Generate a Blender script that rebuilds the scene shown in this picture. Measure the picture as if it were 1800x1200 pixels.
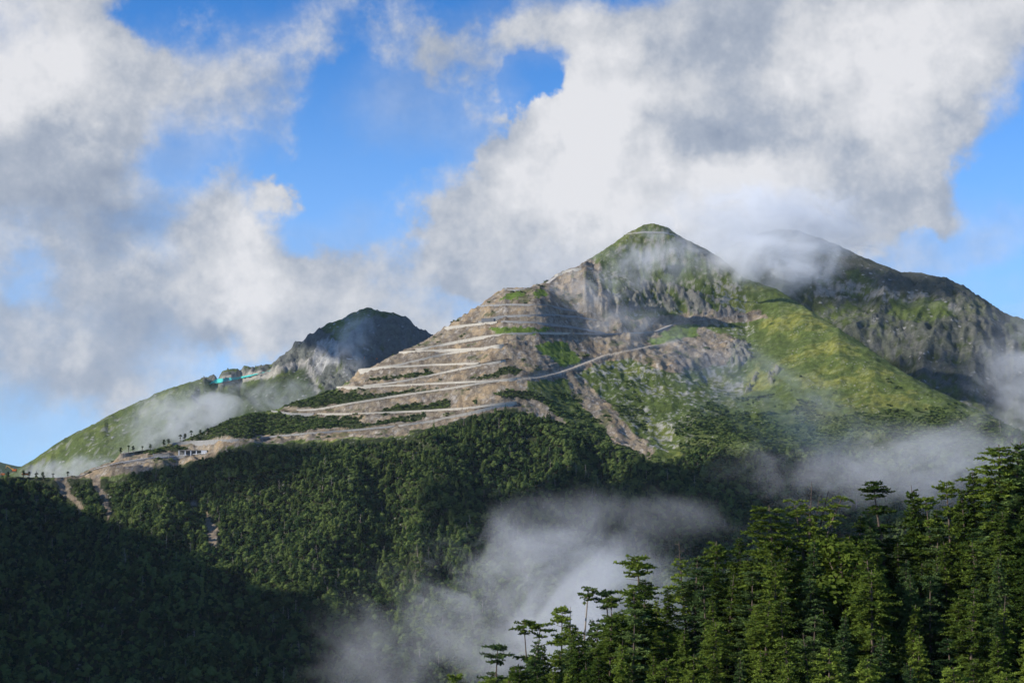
import bpy, math, random
import numpy as np
from mathutils import Vector, noise as mnoise

for o in list(bpy.data.objects):
    bpy.data.objects.remove(o)
S = bpy.context.scene
C = S.collection

# ------------------------------------------------------------------ camera
PITCH = math.atan2(220, 2500)
cam_d = bpy.data.cameras.new('camera')
cam = bpy.data.objects.new('camera', cam_d)
C.objects.link(cam)
cam.rotation_euler = (math.pi / 2 + PITCH, 0, 0)
cam_d.lens = 50
cam_d.sensor_width = 36
cam_d.clip_start = 1
cam_d.clip_end = 60000
S.camera = cam

# ------------------------------------------------------------------ render / view
S.view_settings.view_transform = 'Standard'
S.view_settings.look = 'None'
S.view_settings.exposure = 0.28
S.view_settings.gamma = 1
S.cycles.use_denoising = True
S.cycles.max_bounces = 6
S.cycles.diffuse_bounces = 2
S.cycles.glossy_bounces = 1
S.cycles.transmission_bounces = 2
S.cycles.volume_bounces = 5
S.cycles.transparent_max_bounces = 4
S.cycles.volume_step_rate = 1.0
S.cycles.volume_max_steps = 256
S.cycles.use_adaptive_sampling = True

# ------------------------------------------------------------------ sun
SUN = Vector((-0.85, -0.33, 0.46)).normalized()
SUN_EL = math.asin(SUN.z)
SUN_AZ = math.atan2(SUN.x, SUN.y)
sun_d = bpy.data.lights.new('sun', 'SUN')
sun_d.energy = 5.0
sun_d.angle = math.radians(0.5)
sun_d.color = (1.0, 0.93, 0.82)
sun = bpy.data.objects.new('sun', sun_d)
C.objects.link(sun)
sun.rotation_euler = SUN.to_track_quat('Z', 'Y').to_euler()

# ------------------------------------------------------------------ node helper
class NT:
    def __init__(self, tree):
        self.t = tree
        tree.nodes.clear()
    def n(self, kind, **kw):
        nd = self.t.nodes.new(kind)
        for k, v in kw.items():
            setattr(nd, k, v)
        return nd
    def link(self, a, b):
        self.t.links.new(a, b)
    def put(self, sock, v):
        if isinstance(v, (int, float)):
            sock.default_value = v
        elif isinstance(v, (tuple, list)):
            if len(sock.default_value) == 4 and len(v) == 3:
                v = (*v, 1)
            sock.default_value = v
        else:
            self.link(v, sock)
    def m(self, op, a, b=0.0, c=None, clamp=False):
        nd = self.n('ShaderNodeMath', operation=op, use_clamp=clamp)
        self.put(nd.inputs[0], a)
        self.put(nd.inputs[1], b)
        if c is not None:
            self.put(nd.inputs[2], c)
        return nd.outputs[0]
    def v(self, op, a, b=None, scale=None):
        nd = self.n('ShaderNodeVectorMath', operation=op)
        self.put(nd.inputs[0], a)
        if b is not None:
            self.put(nd.inputs[1], b)
        if scale is not None:
            self.put(nd.inputs['Scale'], scale)
        return nd.outputs['Value'] if op in ('LENGTH', 'DOT_PRODUCT', 'DISTANCE') else nd.outputs['Vector']
    def ramp(self, x, a, b, lo=0.0, hi=1.0):
        nd = self.n('ShaderNodeMapRange', interpolation_type='SMOOTHSTEP')
        self.put(nd.inputs['Value'], x)
        self.put(nd.inputs['From Min'], a)
        self.put(nd.inputs['From Max'], b)
        self.put(nd.inputs['To Min'], lo)
        self.put(nd.inputs['To Max'], hi)
        return nd.outputs[0]
    def noise(self, vec, scale, detail=4.0, rough=0.55, dist=0.0, lac=2.0):
        nd = self.n('ShaderNodeTexNoise')
        self.put(nd.inputs['Vector'], vec)
        self.put(nd.inputs['Scale'], scale)
        self.put(nd.inputs['Detail'], detail)
        self.put(nd.inputs['Roughness'], rough)
        self.put(nd.inputs['Lacunarity'], lac)
        self.put(nd.inputs['Distortion'], dist)
        return nd.outputs[0]
    def mix(self, f, a, b, blend='MIX'):
        nd = self.n('ShaderNodeMix', data_type='RGBA', blend_type=blend)
        self.put(nd.inputs[0], f)
        self.put(nd.inputs[6], a)
        self.put(nd.inputs[7], b)
        return nd.outputs[2]

def ray(px, py):
    """photo pixel -> (x/y, z/y) of the sight line through it"""
    r = (px - 900) / 2500.0
    u = (600 - py) / 2500.0
    cy = math.cos(PITCH) - u * math.sin(PITCH)
    cz = math.sin(PITCH) + u * math.cos(PITCH)
    return r / cy, cz / cy

def pix(x, y, z):
    fw = y * math.cos(PITCH) + z * math.sin(PITCH)
    up = -y * math.sin(PITCH) + z * math.cos(PITCH)
    return 900 + 2500 * x / fw, 600 - 2500 * up / fw

def P3(px, py, D):
    a, b = ray(px, py)
    return a * D, D, b * D

# ------------------------------------------------------------------ world: sky with clouds
world = bpy.data.worlds.new('World')
S.world = world
world.use_nodes = True
W = NT(world.node_tree)
d = W.n('ShaderNodeTexCoord').outputs['Generated']
sky = W.n('ShaderNodeTexSky', sky_type='NISHITA')
sky.sun_disc = False
sky.sun_elevation = SUN_EL
sky.sun_rotation = SUN_AZ
sky.altitude = 3300
sky.air_density = 1.0
sky.dust_density = 0.3
sky.ozone_density = 3.0

def dirof(px, py):
    a, b = ray(px, py)
    return Vector((a, 1, b)).normalized()

def blobs(vec, items):
    """soft patches at fixed sky directions: (px, py, half width, half height, weight)"""
    tot = None
    for px, py, rx, ry, w in items:
        c = dirof(px, py)
        q = W.v('SUBTRACT', vec, tuple(c))
        q = W.v('MULTIPLY', q, (2500 / rx, 2500 / max(rx, ry), 2500 / ry))
        L = W.v('LENGTH', q)
        f = W.ramp(L, 1.25, 0.25, 0, w)
        tot = f if tot is None else W.m('ADD', tot, f)
    return tot

cover = [
    (60, 130, 200, 230, .85), (10, 370, 150, 220, .52), (200, 190, 130, 90, .40), (130, 330, 130, 130, .45),
    (385, 400, 150, 85, .70), (505, 350, 70, 65, .75), (320, 490, 220, 130, .62), (470, 520, 190, 120, .60), (650, 470, 110, 60, .16),
    (100, 560, 280, 130, .55), (230, 640, 240, 90, .5), (120, 700, 260, 70, .35), (560, 590, 220, 80, .35),
    (850, 90, 120, 90, .36), (990, 20, 120, 70, .46), (740, 60, 60, 60, .16),
    (1150, 170, 190, 170, .75), (1300, 60, 260, 120, .8), (1560, 120, 240, 200, .85), (1760, 60, 180, 170, .7),
    (980, 330, 170, 140, .75), (1200, 350, 320, 140, .8), (860, 240, 50, 60, .40), (850, 430, 90, 100, .5), (1480, 300, 230, 130, .72), (1600, 350, 110, 50, .35),
    (1130, 460, 330, 90, .8), (1350, 430, 240, 90, .5), (880, 480, 120, 50, .35), (1780, 400, 50, 45, .4),
    (945, 165, 60, 50, -.55), (640, 200, 110, 130, -.3), (30, 480, 80, 60, -.6), (1390, 5, 40, 14, -.35),
    (290, 290, 110, 45, -.5), (470, 270, 70, 40, -.3), (230, 20, 60, 60, -.2), (1780, 290, 80, 120, -.45), (1700, 430, 160, 60, -.4),
]
veil_b = [
    (390, 165, 150, 95, .62), (300, 130, 140, 90, .4), (630, 460, 150, 100, .42), (730, 510, 160, 80, .45), (100, 620, 330, 130, .60), (60, 740, 260, 70, .35), (540, 560, 260, 90, .62),
    (760, 130, 150, 120, .40), (900, 60, 150, 90, .4), (1600, 380, 200, 90, .42), (1450, 460, 260, 70, .55), (480, 40, 120, 60, .2), (120, 350, 220, 200, .38), (850, 330, 90, 200, .35), (1780, 400, 80, 60, .3), (860, 470, 170, 60, .6), (1200, 470, 330, 80, .7), (330, 260, 120, 70, .25),
]
light_b = [
    (500, 370, 90, 80, .55), (450, 480, 80, 130, .65), (330, 360, 60, 60, .30), (230, 470, 60, 50, .30), (300, 480, 80, 80, .15), (560, 560, 100, 60, .15),
    (50, 110, 140, 130, .45), (30, 190, 90, 60, .15), (150, 290, 50, 40, .2), (380, 170, 60, 50, .1),
    (1060, 150, 110, 150, .5), (990, 320, 130, 140, .5), (1080, 280, 90, 110, .3), (1540, 140, 190, 150, .55), (1340, 310, 130, 60, .45),
    (1150, 340, 200, 90, .35), (1750, 80, 120, 90, .25), (1250, 400, 250, 60, .25), (1400, 450, 120, 50, .2), (860, 400, 60, 80, .2),
    (1330, 210, 100, 60, -.2), (1290, 90, 80, 60, -.15), (60, 330, 160, 110, -.30), (150, 420, 130, 70, -.25), (180, 560, 90, 60, -.15), (380, 590, 60, 40, -.2),
    (1230, 250, 90, 60, -.25), (1480, 230, 80, 60, -.25), (700, 470, 160, 90, -.1), (1600, 340, 120, 50, -.1), (90, 230, 60, 30, -.15),
]
wv = W.n('ShaderNodeTexNoise')
W.put(wv.inputs['Vector'], d); W.put(wv.inputs['Scale'], 9.0); W.put(wv.inputs['Detail'], 6.0); W.put(wv.inputs['Roughness'], .6)
warp = W.v('SCALE', W.v('SUBTRACT', wv.outputs['Color'], (0.5, 0.5, 0.5)), scale=0.13)
dw = W.v('ADD', d, warp)
cov = blobs(dw, cover)
def billow(vec, det):
    """three sizes of noise; the middle one folded so that it makes round heads with creases between"""
    a = W.noise(vec, 5.0, det, .58)
    b = W.noise(vec, 14.0, det, .62)
    b = W.m('SUBTRACT', 1.0, W.m('MULTIPLY', W.m('ABSOLUTE', W.m('SUBTRACT', b, .5)), 5.0))
    c = W.noise(vec, 42.0, max(2, det - 2), .66)
    s_ = W.m('MULTIPLY', W.m('SUBTRACT', a, .5), 1.5)
    s_ = W.m('ADD', s_, W.m('MULTIPLY', W.m('SUBTRACT', b, .6), .16))
    return W.m('ADD', s_, W.m('MULTIPLY', W.m('SUBTRACT', c, .5), .30))
b1 = billow(d, 9)
dens = W.m('ADD', cov, b1)
soft = W.ramp(W.noise(d, 3.2, 2, .5), .42, .60, .34, .95)
alpha = W.ramp(dens, .0, soft)
veil = W.m('MULTIPLY', blobs(dw, veil_b), W.ramp(b1, -.45, .35, .25, 1.1))
alpha = W.m('SUBTRACT', 1.0, W.m('MULTIPLY', W.m('SUBTRACT', 1.0, alpha), W.m('SUBTRACT', 1.0, W.m('MINIMUM', veil, .92))))
# the same billows seen a step towards the sun: their difference shades the cloud
b2 = billow(W.v('ADD', d, (-0.013, -0.003, 0.014)), 6)
rel = W.m('SUBTRACT', b1, b2)
lit = blobs(dw, light_b)
n3 = W.noise(d, 30.0, 8, .66, .3)
g = W.m('ADD', W.m('MULTIPLY', rel, 1.25), W.m('ADD', W.m('MULTIPLY', lit, .82), .50))
g = W.m('ADD', g, W.m('MULTIPLY', W.m('SUBTRACT', n3, .5), .34), clamp=True)
ccol = W.n('ShaderNodeValToRGB')
cr = ccol.color_ramp
cr.elements[0].position = 0.0; cr.elements[0].color = (.30, .36, .47, 1)
cr.elements[1].position = 1.0; cr.elements[1].color = (.90, .90, .92, 1)
e = cr.elements.new(.4); e.color = (.46, .51, .60, 1)
e = cr.elements.new(.7); e.color = (.70, .72, .76, 1)
W.link(g, ccol.inputs[0])
sk = W.v('MULTIPLY', sky.outputs[0], (0.085 * .66, 0.085 * 1.78, 0.085 * 2.65))
elev = W.n('ShaderNodeSeparateXYZ'); W.link(d, elev.inputs[0])
lowf = W.ramp(elev.outputs[2], .34, .0, 0, .85)
sk = W.mix(lowf, sk, (.44, .70, 1.12))
final = W.mix(W.m('MULTIPLY', alpha, .97), sk, ccol.outputs[0])
bg = W.n('ShaderNodeBackground'); W.link(final, bg.inputs[0]); bg.inputs[1].default_value = 0.74
out = W.n('ShaderNodeOutputWorld'); W.link(bg.outputs[0], out.inputs[0])
world.cycles.sampling_method = 'MANUAL'
world.cycles.sample_map_resolution = 512

# ------------------------------------------------------------------ tags
def tag(o, label=None, cat=None, group=None, kind=None):
    if label: o['label'] = label
    if cat: o['category'] = cat
    if group: o['group'] = group
    if kind: o['kind'] = kind
    return o

def link(name, me, mat=None, parent=None):
    o = bpy.data.objects.new(name, me)
    C.objects.link(o)
    if mat: me.materials.append(mat)
    if parent: o.parent = parent
    return o

def mesh_np(name, V, F):
    """V (n,3), F (m,k) all faces of k corners"""
    V = np.ascontiguousarray(V, dtype=np.float32)
    F = np.ascontiguousarray(F, dtype=np.int32)
    me = bpy.data.meshes.new(name)
    k = F.shape[1]
    me.vertices.add(len(V)); me.vertices.foreach_set('co', V.ravel())
    me.loops.add(F.size); me.loops.foreach_set('vertex_index', F.ravel())
    me.polygons.add(len(F))
    me.polygons.foreach_set('loop_start', np.arange(0, F.size, k, dtype=np.int32))
    try:
        me.polygons.foreach_set('loop_total', np.full(len(F), k, dtype=np.int32))
    except Exception:
        pass
    me.update(calc_edges=True)
    return me

def vcol(me, col, name='Col'):
    at = me.color_attributes.new(name, 'FLOAT_COLOR', 'POINT')
    c4 = np.ones((len(me.vertices), 4), dtype=np.float32)
    c4[:, :3] = col
    at.data.foreach_set('color', c4.ravel())

def smooth(me):
    me.polygons.foreach_set('use_smooth', np.ones(len(me.polygons), dtype=bool))

# ------------------------------------------------------------------ numpy noise
def vnoise(x, y, seed=0):
    xi = np.floor(x).astype(np.int64); yi = np.floor(y).astype(np.int64)
    fx = x - xi; fy = y - yi
    def h(i, j):
        n = (i * 374761393 + j * 668265263 + seed * 1442695041) & 0xffffffff
        n = ((n ^ (n >> 13)) * 1274126177) & 0xffffffff
        n = n ^ (n >> 16)
        return (n & 0xffff) / 65535.0 * 6.2831853
    def gr(i, j, dx, dy):
        a = h(i, j)
        return np.cos(a) * dx + np.sin(a) * dy
    u = fx * fx * fx * (fx * (fx * 6 - 15) + 10); v = fy * fy * fy * (fy * (fy * 6 - 15) + 10)
    a = gr(xi, yi, fx, fy); b = gr(xi + 1, yi, fx - 1, fy)
    c = gr(xi, yi + 1, fx, fy - 1); e = gr(xi + 1, yi + 1, fx - 1, fy - 1)
    return ((a + (b - a) * u) * (1 - v) + (c + (e - c) * u) * v) * 1.5

def fbm(x, y, wl, octs=4, gain=.5, seed=0, ridged=False):
    t = np.zeros_like(x, dtype=np.float64); amp = 1.0
    for o in range(octs):
        n = vnoise(x / wl + o * 17.3, y / wl - o * 9.1, seed + o)
        if ridged:
            n = 1 - 2 * np.abs(n)
        t += amp * n
        amp *= gain; wl *= .5
    return t

def sstep(x, a, b):
    t = np.clip((x - a) / (b - a), 0, 1)
    return t * t * (3 - 2 * t)

def inpoly(px, py, poly):
    ins = np.zeros(px.shape, dtype=bool)
    n = len(poly)
    for i in range(n):
        x1, y1 = poly[i]; x2, y2 = poly[(i + 1) % n]
        if y1 == y2: continue
        c = ((y1 > py) != (y2 > py)) & (px < (x2 - x1) * (py - y1) / (y2 - y1) + x1)
        ins ^= c
    return ins

# ------------------------------------------------------------------ terrain sheets
def tps(pts, x, y, lam=1e-4):
    p = np.array(pts, dtype=np.float64)
    X = p[:, :2] / 1000; z = p[:, 2]
    def U(r2): return r2 * np.log(r2 + 1e-12)
    n = len(X)
    K = U(((X[:, None] - X[None]) ** 2).sum(-1)) + lam * np.eye(n)
    Q = np.hstack([np.ones((n, 1)), X])
    A = np.block([[K, Q], [Q.T, np.zeros((3, 3))]])
    w = np.linalg.solve(A, np.concatenate([z, np.zeros(3)]))
    xf = x.ravel() / 1000; yf = y.ravel() / 1000
    o = w[n] + w[n + 1] * xf + w[n + 2] * yf
    for i in range(n):
        o += w[i] * U((xf - X[i, 0]) ** 2 + (yf - X[i, 1]) ** 2)
    return o.reshape(x.shape)

class Sheet:
    """a heightfield z(x, y) on rows of equal y and columns of equal x/y"""
    def __init__(self, a0, a1, da, ys):
        self.a = np.arange(a0, a1, da); self.ys = np.asarray(ys, dtype=np.float64)
        self.A, self.Y = np.meshgrid(self.a, self.ys)
        self.X = self.A * self.Y
    def fit(self, sil, inner, extra=(), back=((150, -60), (500, -300))):
        pts = []
        for px, py, D in sil:
            x, y, z = P3(px, py, D)
            pts.append((x, y, z))
            a = x / y
            for dd, dz in back:
                pts.append((a * (D + dd), D + dd, z + dz))
        for px, py, D in inner:
            pts.append(P3(px, py, D))
        pts += list(extra)
        self.Z = tps(pts, self.X, self.Y)
        # ridge line: (x/y, z/y, depth)
        r = np.array([(ray(px, py)[0], ray(px, py)[1], D) for px, py, D in sil])
        self.sil = r[np.argsort(r[:, 0])]
    def fitridge(self, width=160, its=3, front=300):
        tgt = np.interp(self.a, self.sil[:, 0], self.sil[:, 1])
        Dr = np.interp(self.a, self.sil[:, 0], self.sil[:, 2])
        for _ in range(its):
            ang = self.Z / self.Y
            k = ang.argmax(0)
            top = ang[k, np.arange(len(self.a))]
            yk = self.ys[k]
            dz = (tgt - top) * yk
            w = np.exp(-((self.Y - yk) / np.where(self.Y < yk, front, width)) ** 2)
            low = dz < 0
            # lowering: also cut whatever still stands above the line
            self.Z = self.Z + dz * w
            over = self.Z / self.Y > tgt + 1e-4
            self.Z = np.where(over, tgt * self.Y, self.Z)
    def h(self, x, y):
        x = np.asarray(x, float); y = np.asarray(y, float)
        a = x / y
        i = np.clip((a - self.a[0]) / (self.a[1] - self.a[0]), 0, len(self.a) - 1.001)
        j = np.clip(np.interp(y, self.ys, np.arange(len(self.ys))), 0, len(self.ys) - 1.001)
        i0 = i.astype(int); j0 = j.astype(int); fi = i - i0; fj = j - j0
        Z = self.Z
        return ((Z[j0, i0] * (1 - fi) + Z[j0, i0 + 1] * fi) * (1 - fj) +
                (Z[j0 + 1, i0] * (1 - fi) + Z[j0 + 1, i0 + 1] * fi) * fj)
    def hit(self, px, py):
        """first point of the ground on the sight line of a photo pixel"""
        a, b = ray(px, py)
        z = self.h(a * self.ys, self.ys)
        ab = z / self.ys
        k = np.nonzero(ab >= b)[0]
        if len(k) == 0 or k[0] == 0:
            i = int(ab.argmax())
            return np.array((a * self.ys[i], self.ys[i], z[i]))
        i = k[0]
        t = (b - ab[i - 1]) / (ab[i] - ab[i - 1])
        y = self.ys[i - 1] + t * (self.ys[i] - self.ys[i - 1])
        return np.array((a * y, y, b * y))
    def pixels(self):
        return pix(self.X, self.Y, self.Z)
    def mesh(self, name, col, mat):
        nr, nc = self.Z.shape
        V = np.stack([self.X, self.Y, self.Z], -1).reshape(-1, 3)
        i = np.arange(nr * nc).reshape(nr, nc)
        F = np.stack([i[:-1, :-1], i[:-1, 1:], i[1:, 1:], i[1:, :-1]], -1).reshape(-1, 4)
        me = mesh_np(name, V, F)
        vcol(me, col.reshape(-1, 3))
        smooth(me)
        return link(name, me, mat)
# ------------------------------------------------------------------ materials
def new_mat(name):
    m = bpy.data.materials.new(name)
    m.use_nodes = True
    return m, NT(m.node_tree)

def bsdf(T, col, rough=.9, bump=None, bd=1.0, bs=.5, spec=.2):
    b = T.n('ShaderNodeBsdfPrincipled')
    T.put(b.inputs['Base Color'], col)
    T.put(b.inputs['Roughness'], rough)
    b.inputs['Specular IOR Level'].default_value = spec
    if bump is not None:
        bn = T.n('ShaderNodeBump')
        bn.inputs['Strength'].default_value = bs
        bn.inputs['Distance'].default_value = bd
        T.link(bump, bn.inputs['Height'])
        T.link(bn.outputs[0], b.inputs['Normal'])
    o = T.n('ShaderNodeOutputMaterial')
    T.link(b.outputs[0], o.inputs[0])
    return b

def ground_mat(name, fine=.35, scale=.22, bd=3.0, speck=(.34, .33, .31), amt=.5):
    m, T = new_mat(name)
    pos = T.n('ShaderNodeNewGeometry').outputs['Position']
    col = T.n('ShaderNodeVertexColor'); col.layer_name = 'Col'
    n = T.noise(pos, fine, 6, .65)
    n2 = T.noise(pos, .05, 5, .6)
    f = T.m('ADD', T.m('MULTIPLY', n, 1.5), T.m('MULTIPLY', n2, .9))
    f = T.m('SUBTRACT', f, .2)
    c = T.v('SCALE', col.outputs[0], scale=f)
    vo = T.n('ShaderNodeTexVoronoi'); T.link(pos, vo.inputs['Vector']); vo.inputs['Scale'].default_value = scale
    vs = T.n('ShaderNodeSeparateColor'); T.link(vo.outputs['Color'], vs.inputs[0])
    pick = T.m('MULTIPLY', T.ramp(vs.outputs[0], .80, .86), T.ramp(vo.outputs['Distance'], .55, .25))
    pick = T.m('MULTIPLY', pick, T.ramp(T.noise(pos, .018, 3, .6), .47, .6, 0, amt))
    c = T.mix(pick, c, speck)
    hgt = T.m('ADD', n, T.m('MULTIPLY', pick, .5))
    bsdf(T, c, .95, hgt, bd, .8, .1)
    return m

def plain_mat(name, col, var=.25, scale=.3, rough=.85, spec=.2, stain=None):
    m, T = new_mat(name)
    pos = T.n('ShaderNodeNewGeometry').outputs['Position']
    n = T.noise(pos, scale, 5, .6)
    f = T.m('ADD', T.m('MULTIPLY', n, 2 * var), 1 - var)
    c = T.v('SCALE', T.v('ADD', (0, 0, 0), col), scale=f)
    if stain:
        st = T.noise(T.v('MULTIPLY', pos, (.25, .25, .06)), 1.2, 4, .6)
        c = T.mix(T.ramp(st, .5, .7, 0, .7), c, stain)
    bsdf(T, c, rough, spec=spec)
    return m

M_ground = ground_mat('mountain_ground')
M_far = ground_mat('far_rock_ground', fine=.12, scale=.09, bd=6, amt=.75)
M_road = plain_mat('road_gravel', (.42, .39, .34), .2, .4)
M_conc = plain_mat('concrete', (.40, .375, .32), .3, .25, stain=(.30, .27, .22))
M_concd = plain_mat('weathered_shaded_concrete', (.24, .24, .235), .2, .25, stain=(.16, .155, .14))  # weathered walls; also paints the shadow-side tone of the upper right walls
M_white = plain_mat('white_paint', (.72, .74, .76), .1, .3)
M_net = plain_mat('cyan_netting', (.05, .42, .38), .25, .25)
M_orange = plain_mat('orange_paint', (.65, .17, .04), .15, .5, .5)
M_yellow = plain_mat('yellow_paint', (.62, .36, .10), .15, .5, .5)
M_dark = plain_mat('dark_steel', (.05, .05, .055), .2, .5, .6)
M_bark = plain_mat('bark', (.11, .085, .065), .45, 1.6)
M_barkpale = plain_mat('pale_dead_wood', (.30, .26, .215), .35, 1.6)

def leaf_mat(name, base, warm, trans=.35, scale=.35, oiw=.4):
    m, T = new_mat(name)
    pos = T.n('ShaderNodeNewGeometry').outputs['Position']
    oi = T.n('ShaderNodeObjectInfo').outputs['Random']
    n = T.noise(pos, scale, 4, .65)
    n2 = T.noise(pos, .012, 3, .6)
    k = T.m('ADD', T.m('MULTIPLY', n, 1.26 - oiw * .9), T.m('MULTIPLY', oi, oiw))
    c = T.mix(T.ramp(k, .35, 1.0), base, warm)
    k2 = T.m('ADD', T.m('MULTIPLY', oi, .55), T.m('ADD', T.m('MULTIPLY', n2, 1.0), .22))
    c = T.v('SCALE', c, scale=k2)
    df = T.n('ShaderNodeBsdfDiffuse'); T.link(c, df.inputs[0])
    tr = T.n('ShaderNodeBsdfTranslucent'); T.link(c, tr.inputs[0])
    mx = T.n('ShaderNodeMixShader'); mx.inputs[0].default_value = trans
    T.link(df.outputs[0], mx.inputs[1]); T.link(tr.outputs[0], mx.inputs[2])
    o = T.n('ShaderNodeOutputMaterial'); T.link(mx.outputs[0], o.inputs[0])
    return m

M_needle = leaf_mat('fir_needles', (.050, .095, .020), (.17, .225, .036), .3, .5)
M_needle2 = leaf_mat('blue_green_needles', (.045, .095, .035), (.12, .17, .05), .3, .5)
M_leaf = leaf_mat('bright_leaves', (.085, .14, .02), (.19, .23, .045), .4, .5)
M_far_leaf = leaf_mat('forest_leaves', (.030, .062, .022), (.115, .155, .045), .2, .03, .7)
M_pine = leaf_mat('ridge_pine_needles', (.025, .045, .02), (.05, .075, .025), .2, .3)

# ------------------------------------------------------------------ main mountain
ys = np.concatenate([np.arange(1150, 2200, 6.0), np.arange(2200, 2900, 2.6), np.arange(2900, 3300, 5), np.arange(3300, 3900, 15)])
T1 = Sheet(-0.50, 0.56, 0.0009, ys)
sil_main = [(-350, 880, 2300), (-150, 850, 2300), (0, 838, 2330), (100, 839, 2340), (135, 836, 2350), (170, 820, 2360), (215, 806, 2380), (255, 795, 2400),
            (310, 781, 2420), (345, 766, 2440), (400, 740, 2470), (440, 728, 2490), (480, 722, 2510), (520, 707, 2540), (560, 695, 2570), (600, 679, 2600), (640, 652, 2630), (705, 618, 2680),
            (745, 600, 2710), (785, 574, 2740), (845, 535, 2790), (868, 518, 2810), (886, 507, 2820), (925, 506, 2840), (958, 497, 2870), (975, 488, 2890), (990, 476, 2910), (1015, 468, 2930),
            (1060, 440, 2980), (1105, 409, 3030), (1130, 396, 3045), (1150, 393, 3050), (1172, 399, 3055), (1200, 418, 3065), (1240, 437, 3080), (1270, 456, 3090), (1310, 490, 3060),
            (1365, 508, 2980), (1400, 530, 2920), (1450, 562, 2820), (1510, 600, 2700), (1570, 643, 2590), (1640, 683, 2480), (1700, 712, 2400), (1760, 741, 2330),
            (1830, 775, 2260), (2000, 850, 2100), (2200, 930, 2000), (2450, 1020, 1900)]
inner = [(900, 706, 2340), (916, 665, 2405), (896, 634, 2465), (892, 607, 2515), (900, 587, 2560), (930, 566, 2615), (960, 540, 2680), (960, 515, 2760),
         (760, 722, 2360), (640, 750, 2330), (560, 757, 2350), (700, 690, 2450), (760, 660, 2500), (800, 630, 2560), (820, 585, 2650), (520, 740, 2440), (440, 770, 2370), (330, 795, 2370),
         (1010, 560, 2740), (1010, 620, 2590), (1020, 690, 2460), (1000, 740, 2350), (1090, 740, 2370), (1148, 800, 2290), (1080, 640, 2610), (1060, 585, 2720),
         (1130, 580, 2790), (1150, 545, 2870), (1150, 480, 2960), (1060, 500, 2850), (1250, 500, 2950), (1240, 560, 2860), (1330, 550, 2870),
         (1140, 640, 2620), (1200, 640, 2650), (1150, 700, 2500), (1220, 700, 2520), (1280, 620, 2700), (1290, 680, 2590), (1200, 760, 2370), (1290, 760, 2360), (1340, 690, 2520), (1330, 640, 2640), (1390, 600, 2720),
         (1420, 680, 2500), (1500, 700, 2430), (1600, 730, 2330), (1350, 790, 2250), (1500, 790, 2190), (1650, 790, 2150), (1800, 830, 2080),
         (0, 900, 2180), (150, 900, 2170), (250, 870, 2240), (120, 1000, 1960), (0, 1100, 1790), (0, 1200, 1640), (370, 900, 2130), (370, 960, 2000), (400, 1060, 1800), (300, 1200, 1620), (200, 1100, 1780),
         (560, 830, 2200), (650, 900, 2060), (700, 1000, 1880), (620, 1100, 1720), (620, 1200, 1560), (520, 960, 1960), (480, 850, 2200),
         (860, 760, 2250), (780, 810, 2160), (780, 900, 2020), (880, 860, 2120), (960, 820, 2190), (950, 930, 1980), (880, 1040, 1810), (780, 1150, 1640),
         (1100, 870, 2130), (1040, 1000, 1900), (940, 1150, 1680), (1230, 860, 2110), (1200, 960, 1930), (1400, 900, 2010), (1350, 1050, 1780), (1150, 1120, 1700), (1600, 900, 1960), (1600, 1080, 1700), (1800, 1000, 1800),
         (700, 1400, 1330), (200, 1450, 1300), (1200, 1400, 1350), (1700, 1350, 1400), (-300, 1000, 1950), (-300, 1300, 1500), (2200, 1100, 1700), (2300, 1350, 1400)]
T1.fit(sil_main, inner)
X, Y = T1.X, T1.Y
base0 = T1.Z.copy()
# ribs and gullies
px0, py0 = T1.pixels()
wx = X + 90 * fbm(X, Y, 400, 2, .5, 31); wy = Y + 90 * fbm(X, Y, 400, 2, .5, 37)
rib = fbm(wx + .35 * wy, wy * .42, 190, 4, .5, 5, ridged=True)
low = sstep(py0, 700, 860)
amp = 7 + 27 * low * sstep(Y, 3000, 2200)
terr = inpoly(px0, py0, [(560, 790), (560, 640), (840, 480), (1000, 470), (1060, 560), (960, 760)])
amp = np.where(terr, 1.5, np.where(inpoly(px0, py0, [(1290, 500), (1400, 480), (1800, 730), (1500, 740), (1300, 700)]), 3.0, amp))
# soften the change of amplitude by a small blur along both directions
def blur(a, k):
    ker = np.ones(k) / k
    a = np.apply_along_axis(lambda v: np.convolve(np.pad(v, k // 2, mode='edge'), ker, 'valid')[:len(v)], 0, a)
    return np.apply_along_axis(lambda v: np.convolve(np.pad(v, k // 2, mode='edge'), ker, 'valid')[:len(v)], 1, a)
amp = blur(amp, 31)
T1.Z = T1.Z + amp * rib * .8 + 3.5 * fbm(X, Y, 60, 3, .5, 11)
spur = inpoly(px0, py0, [(1290, 520), (1400, 500), (2400, 1000), (2400, 1400), (1200, 1400), (1230, 760)])
T1.Z = T1.Z + 5.0 * blur(np.where(terr | spur, 0., 1.), 25) * (fbm(X * 1.2, Y * .7, 75, 5, .6, 13, ridged=True) - .3) * sstep(py0, 760, 640)
T1.fitridge()

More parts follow.
